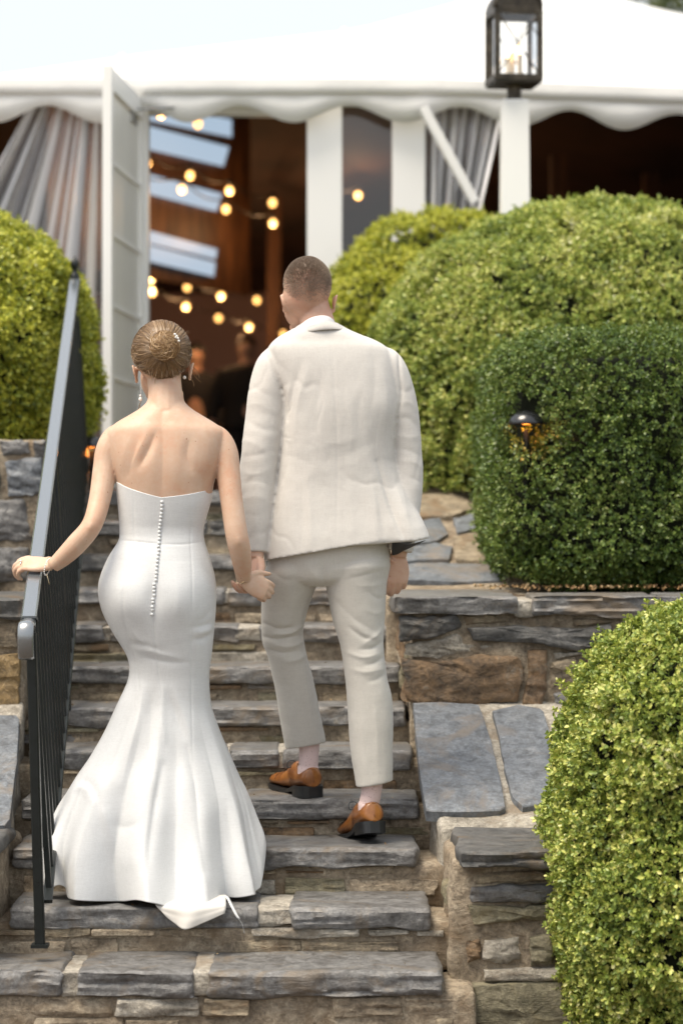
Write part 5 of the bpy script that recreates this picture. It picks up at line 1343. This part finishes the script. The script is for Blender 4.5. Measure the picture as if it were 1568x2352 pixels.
def jfold(co, no):
    co = crease(co, no, JF)
    w_ = co*np.array([26,26,12]) + 1.4*fbm(co*6, 2, 2)[:,None]
    return co + no*(.0010*fbm(w_, 5, 3)+.0022*fbm(co*8, 8, 2) - .0014*np.clip(1-np.abs(fbm(co*np.array([9,9,6]), 15, 2))*9, 0, 1))[:,None]
jacket = fuse('jacket', sh, .0042, 5, SUIT, groom, jfold)
_s = jacket.modifiers.new('soften', 'SMOOTH'); _s.iterations = 3; _s.factor = .5
# collar: folded band round the neck, shirt collar above it
def neckband(name, lo, hi, m, off, par, thick=.004):
    lo = spline(np.array(lo, float), 6); hi = spline(np.array(hi, float), 6); n_ = len(lo)
    mid = (lo+hi)/2 + np.array([0,-off,0])
    v, f = loft([lo, mid, hi], cap=False, closed=False); o = mk(name, v, f, m, par); s = o.modifiers.new('t', 'SOLIDIFY'); s.thickness = thick; s.offset = 0; o.modifiers.new('b', 'SUBSURF').render_levels = 1; return o
neckband('shirt_collar', [P(672,790,8.06),P(678,776,8.01),P(692,764,7.945),P(712,754,7.92),P(738,750,7.915),P(762,752,7.935),P(778,764,7.985),P(782,790,8.06)],
         [P(676,772,8.05),P(682,756,8.0),P(694,742,7.955),P(712,730,7.932),P(736,724,7.927),P(756,727,7.945),P(768,740,7.99),P(774,766,8.06)], SHIRT, .004, groom)
neckband('jacket_collar', [P(664,792,8.06),P(670,780,8.0),P(692,767,7.936),P(716,762,7.914),P(750,758,7.908),P(782,758,7.928),P(800,763,7.995),P(800,800,8.07)],
         [P(672,790,8.05),P(680,768,7.985),P(698,752,7.948),P(718,741,7.930),P(742,735,7.924),P(762,739,7.942),P(780,750,7.985),P(788,785,8.06)], SUIT, .006, groom, .005)
# dark lining glimpsed under the swung-out side
ln2 = [[P(900,1240,7.90),P(935,1250,7.88),P(980,1240,7.92)], [P(899,1258,7.925),P(930,1262,7.91),P(955,1252,7.93)], [P(900,1276,7.95),P(915,1272,7.945),P(925,1262,7.95)]]
ln2 = [spline(np.array(r), 5) for r in ln2]; v, f = loft(ln2, cap=False, closed=False); mk('flap_lining', v, f, DARKL, jacket)
# trousers
def leg(tab): return body_loft(tab, 36, 2.15, 5)
sh = [body_loft([(1200,640,890,8.0,.105,.10),(1260,622,897,8.0,.118,.11),(1300,612,896,8.0,.118,.11),(1330,612,890,8.0,.105,.1),(1345,640,870,8.0,.07,.08)], 40, 2.3),
      leg([(1270,628,735,8.0,.09,.1),(1310,607,744,8.005,.112,.1),(1354,600,724,8.02,.098,.095),(1419,600,702,8.05,.078,.085),(1450,600,697,8.07,.072,.08),(1480,604,699,8.085,.070,.08),(1510,617,704,8.10,.070,.075),(1564,628,720,8.13,.068,.07),(1640,641,735,8.165,.064,.066),(1712,655,748,8.195,.060,.064)]),
      leg([(1262,765,895,8.0,.10,.1),(1300,748,897,7.995,.118,.1),(1340,747,888,7.99,.104,.1),(1419,763,884,7.985,.086,.09),(1489,783,882,7.98,.076,.08),(1554,792,889,7.975,.072,.076),(1619,797,902,7.97,.072,.074),(1727,805,902,7.96,.066,.068),(1800,818,902,7.952,.060,.064)])]
def tilt_hem(co, no):
    q = to_px(co)
    w = np.clip((q[:,1]-1640)/70, 0, 1)*(q[:,0] < 770); co[:,2] += w*(q[:,0]-700)*.16*.00146
    w = np.clip((q[:,1]-1720)/70, 0, 1)*(q[:,0] >= 770); co[:,2] += w*(q[:,0]-860)*.17*.00146
    TF = [([(612,1300),(650,1330),(700,1330)], -0.0023, 10), ([(745,1290),(744,1320),(746,1345)], -0.0040, 6), ([(760,1300),(830,1285),(898,1270)], -0.0023, 7), ([(770,1310),(830,1302),(890,1300)], 0.0023, 8), ([(800,1330),(850,1318),(892,1310)], -0.0019, 6), ([(820,1345),(860,1345),(888,1335)], 0.0019, 7), ([(700,1290),(720,1320),(742,1335)], 0.0019, 10),
          ([(845,1360),(868,1375),(886,1370)], -0.0023, 6), ([(840,1400),(866,1410),(884,1395)], 0.0019, 7), ([(760,1370),(810,1420),(860,1450)], -0.0023, 8), ([(790,1400),(830,1450),(880,1470)], 0.0019, 9),
          ([(602,1430),(640,1444),(672,1440)],-.006,6), ([(696,1434),(668,1452),(630,1456)],.006,5), ([(604,1462),(640,1468),(690,1460)],-.007,5), ([(700,1472),(668,1484),(636,1482)],.005,6), ([(616,1492),(650,1500),(690,1494)],-.005,6), ([(706,1500),(684,1514),(655,1520)],.004,7),
          ([(690,1380),(684,1410),(678,1440)], -0.0023, 8), ([(660,1330),(668,1380),(676,1430)], 0.0023, 14), ([(712,1500),(720,1530),(718,1560)], 0.0019, 7),
([(800,1440),(830,1462),(858,1470)],-.004,6), ([(882,1440),(862,1462),(836,1478)],.004,6), ([(884,1470),(858,1488),(826,1492)],-.005,6), ([(800,1500),(836,1510),(868,1502)],.004,6), ([(886,1505),(862,1522),(838,1528)],-.0045,6), ([(806,1536),(840,1544),(880,1536)],.003,7), ([(888,1545),(866,1560),(845,1566)],-.003,7),
          ([(700,1540),(712,1620),(722,1708)], 0.0019, 4), ([(860,1600),(866,1700),(868,1790)], 0.0017, 7), ([(640,1560),(660,1640),(672,1712)], 0.0017, 10), ([(820,1600),(835,1700),(845,1800)], 0.0017, 10)]
    co = crease(co, no, TF)
    return co + no*(.0012*fbm(co*np.array([25,25,18]), 6, 3)+.0025*fbm(co*9, 3, 2))[:,None]
trousers = fuse('trousers', sh, .004, 5, TROU, groom, tilt_hem)
# socks
SOCK = mat('pale_pink_speckled_sock', (.60,.40,.38), .8); t = NT(SOCK)
vo = t.node('ShaderNodeTexVoronoi'); vo.inputs['Scale'].default_value = 130; t.l.new(t.coord(), vo.inputs['Vector'])
t.color(t.ramp(vo.outputs['Distance'], [(.16,(.42,.28,.28)), (.24,(.74,.575,.555))])); t.bump(t.noise(t.coord((1,1,.1)), 500, 2), .2, .001)
# shoes
TAN = mat('tan_brogue_leather', (.28,.105,.026), .28, 0, .5, coat=.35); t = NT(TAN); v_ = t.coord()
t.color(t.ramp(t.noise(v_, 16, 5, .6), [(.3,(.12,.038,.010)), (.5,(.27,.10,.025)), (.7,(.38,.16,.042))])); t.bump(t.noise(v_, 120, 3), .08, .002)
SOLE = mat('black_rubber_sole', (.012,.013,.014), .4)
LACE = mat('navy_lace', (.02,.035,.045), .7)
STITCH = mat('dark_brogue_stitch', (.10,.035,.01), .6)
def shoe(heel, yaw, pitch, label, sockp):
    """heel: point on the ground under the back of the heel; the toe points along +Y turned by yaw, heel raised by pitch"""
    root = bpy.data.objects.new('shoe', None)
    R = Matrix.Rotation(rad(yaw), 4, 'Z') @ Matrix.Rotation(rad(pitch), 4, 'X')
    T = Matrix.Translation(Vector(heel)) @ R @ Matrix.Scale(1.14, 4)
    def W(p): return np.array(T @ Vector(p))
    n = 30
    # rows: distance along, half width, top height, sideways bend, bottom
    tab = [(.000,.012,.070,0,.030),(.005,.026,.077,0,.030),(.020,.034,.078,0,.030),(.050,.037,.074,0,.028),(.085,.036,.078,.001,.022),(.115,.036,.084,.003,.017),(.145,.039,.074,.006,.014),(.180,.045,.057,.008,.012),(.215,.048,.048,.008,.012),(.250,.044,.045,.004,.012),(.280,.034,.040,-.002,.012),(.298,.020,.032,-.004,.013),(.306,.006,.024,-.004,.015)]
    rgs = []
    for u, hw_, ht, bx_, lo in rows(tab, 4):
        ht = lo + (ht-lo)*1.22; rr = []
        for a in np.linspace(0, 2*math.pi, n, endpoint=False):
            c, s = math.cos(a), math.sin(a)
            x = hw_*math.copysign(abs(c)**.75, c); zz = lo + (ht-lo)*(.5+.5*math.copysign(abs(s)**.85, s))
            x *= 1 - .34*max(0, (zz-lo)/(ht-lo+1e-6)-.45)
            rr.append(W((x+bx_, u, zz)))
        rgs.append(rr)
    v, f = loft(rgs); up = mk('upper', v, f, TAN, None); up.name = 'shoe'
    up.parent = groom; up.matrix_parent_inverse = Matrix.Translation(-Vector(groom.location)); up['label'] = label
    def outline(scale, z0, z1, u0, u1, nm):
        o = [(u, hw_*1.06*scale+.002, bx_) for u, hw_, ht, bx_, lo in rows(tab, 4) if u0 <= u <= u1]
        zoff = lambda u: np.interp(u, [0,.05,.085,.115,.15,.306], [.021,.021,.013,.005,0,.003])
        L_ = [(b-h, u) for u, h, b in o]; R_2 = [(b+h, u) for u, h, b in reversed(o)]
        poly = L_ + R_2
        a = [W((x, u, z0 if nm == 'heel' else zoff(u)+.000)) for x, u in poly]; b = [W((x, u, z1 if nm == 'heel' else zoff(u)+.012)) for x, u in poly]
        v, f = loft([a, b]); return mk(nm, v, f, SOLE, up, False)
    outline(1.0, 0, 0, -.001, .31, 'sole'); outline(.98, -.001, .0225, -.001, .082, 'heel')
    # collar opening edge, brogue line, laces
    mb = MB(); mb.tube([W((.0265*math.cos(a)*1.0, .052+.050*math.sin(a), .0835+.010*max(0, math.sin(a)))) for a in np.linspace(0, 2*math.pi, 28)], .0026, 6, cap=False); mb.build('topline', TAN, up, True)
    mb = MB()
    for s in (-1, 1):
        mb.tube([W((s*(.031+.004*math.sin(3.14*k/9)), .030+.075*k/9, .064-.022*math.sin(3.14*k/9*.7)+.012*(k/9)**2)) for k in range(10)], .0010, 5)
        mb.tube([W((s*.0375*(1-.02*k), .09+.004*k, .05-.004*k)) for k in range(8)], .0009, 5)
        for k in range(9): mb.ball(W((s*(.0335+.004*math.sin(3.14*k/9)), .034+.07*k/9, .057-.02*math.sin(3.14*k/9*.7)+.012*(k/9)**2)), .0013, 6)
    mb.tube([W((0.0, -.0015+.0015*k, .045+.005*k)) for k in range(5)], .0011, 5)
    mb.tube([W((.043*math.cos(a), .212+.018*math.sin(a)*1.0, .03+.026*math.sin(a))) for a in np.linspace(.2, 2.94, 14)], .0010, 5)
    mb.build('brogue_stitching', STITCH, up, True)['kind'] = 'stuff'
    mb = MB()
    for s in (-1, 1):
        mb.tube(spline(np.array([W((0, .125, .086)), W((s*.020, .12, .100)), W((s*.038, .115, .095)), W((s*.036, .118, .078)), W((s*.014, .124, .084))]), 5), .0013, 6)
    for k in range(3): mb.tube([W((-.016, .13+.012*k, .083-.007*k)), W((.016, .13+.012*k, .083-.007*k))], .0013, 6)
    mb.build('lace', LACE, up, True)
    # sock from the shoe up into the trouser leg
    tp = np.array(sockp); bt_ = W((0, .046, .055)); mid = bt_*.55+tp*.45
    v, f = tube(spline(np.array([bt_, W((0,.044,.085)), mid, tp]), 6), [(.036,.044)]*7 + [(.033,.040)]*6 + [(.034,.040)]*6, 20, ref=(0,1,0)); mk('sock', v, f, SOCK, groom)
    bpy.data.objects.remove(root)
hl = P(720, 1834, 8.165); hl[2] = STEP_Z[3]+.002
shoe(hl, 22, 0, 'tan brogue set flat on the higher step', P(712, 1668, 8.205))
hr_ = P(862, 1912, 7.90); 
shoe(hr_, 17, -12, 'tan brogue with its heel just leaving the step', P(858, 1755, 7.962))

# ------------------------------------------------------------------ guests far inside the tent
def guest(label, px, py, Y, suit, hairc, wide):
    top = P(px, py, Y); x, y, zt = top; root = empty('person', (x, y, FZ), label, 'person', 'guests inside the tent'); h = zt-FZ
    def zz(k): return FZ+h*k
    sk = [ell((x,y,zz(.935)), (.078,.09,.115*h/1.75)), limb_w([(x,y,zz(.80)),(x,y,zz(.90))], [.06,.055]), ell((x+.01,y-.09,zz(.93)), (.012,.02,.02), 10)]
    for s in (-1, 1):
        sk.append(limb_w([(x+s*.17*wide,y,zz(.78)),(x+s*.24*wide,y,zz(.62)),(x+s*.25*wide,y-.06,zz(.47))], [.055,.045,.03])); sk += hand((x+s*.25*wide,y-.06,zz(.47)), (0,-.1,-1), (s,0,0), (0,-1,0), .18, (.4,.4,.4,.4))
        sk.append(limb_w([(x+s*.09,y,zz(.5)),(x+s*.1,y,zz(.26)),(x+s*.1,y,FZ+.06)], [.08,.06,.045])); sk.append(ell((x+s*.1,y-.06,FZ+.035), (.045,.13,.04), 12))
    sk.append(limb_w([(x,y,zz(.5)),(x,y,zz(.66)),(x,y,zz(.8))], [.13,.12,.11]))
    fuse('body', sk, .012, 3, SK_M, root)
    cs = [limb_w([(x,y,zz(.44)),(x,y,zz(.58)),(x,y,zz(.70)),(x,y,zz(.80)),(x,y,zz(.835))], [.19*wide,.175*wide,.20*wide,.185*wide,.08], .62)]
    for s in (-1, 1):
        cs.append(limb_w([(x+s*.16*wide,y,zz(.79)),(x+s*.235*wide,y,zz(.63)),(x+s*.25*wide,y-.05,zz(.49))], [.07,.062,.05])); cs.append(limb_w([(x+s*.09,y,zz(.52)),(x+s*.1,y,zz(.28)),(x+s*.1,y,FZ+.08)], [.11,.085,.07]))
    fuse('suit', cs, .014, 3, suit, root)
    fuse('hair', [ell((x,y+.015,zz(.955)), (.086,.095,.10)), ell((x,y+.03,zz(.93)), (.08,.08,.11))], .012, 3, hairc, root)
def limb_w(pts, rs, flat=1.0):
    q = rows([(*p, r) for p, r in zip(pts, rs)], 5); return tube(q[:,:3], q[:,3], 16, flat, (0,1,0))
guest('guest in a dark jacket with black hair, seen beyond the bride\'s shoulder', 450, 795, 21.5, mat('charcoal_wool', (.02,.02,.024), .8), mat('black_hair', (.012,.01,.009), .5), 1.0)
guest('taller guest in black with dark red hair, between the bride and groom', 566, 775, 20.5, mat('black_wool', (.010,.010,.012), .8), mat('dark_red_hair', (.05,.015,.01), .5), 1.15)
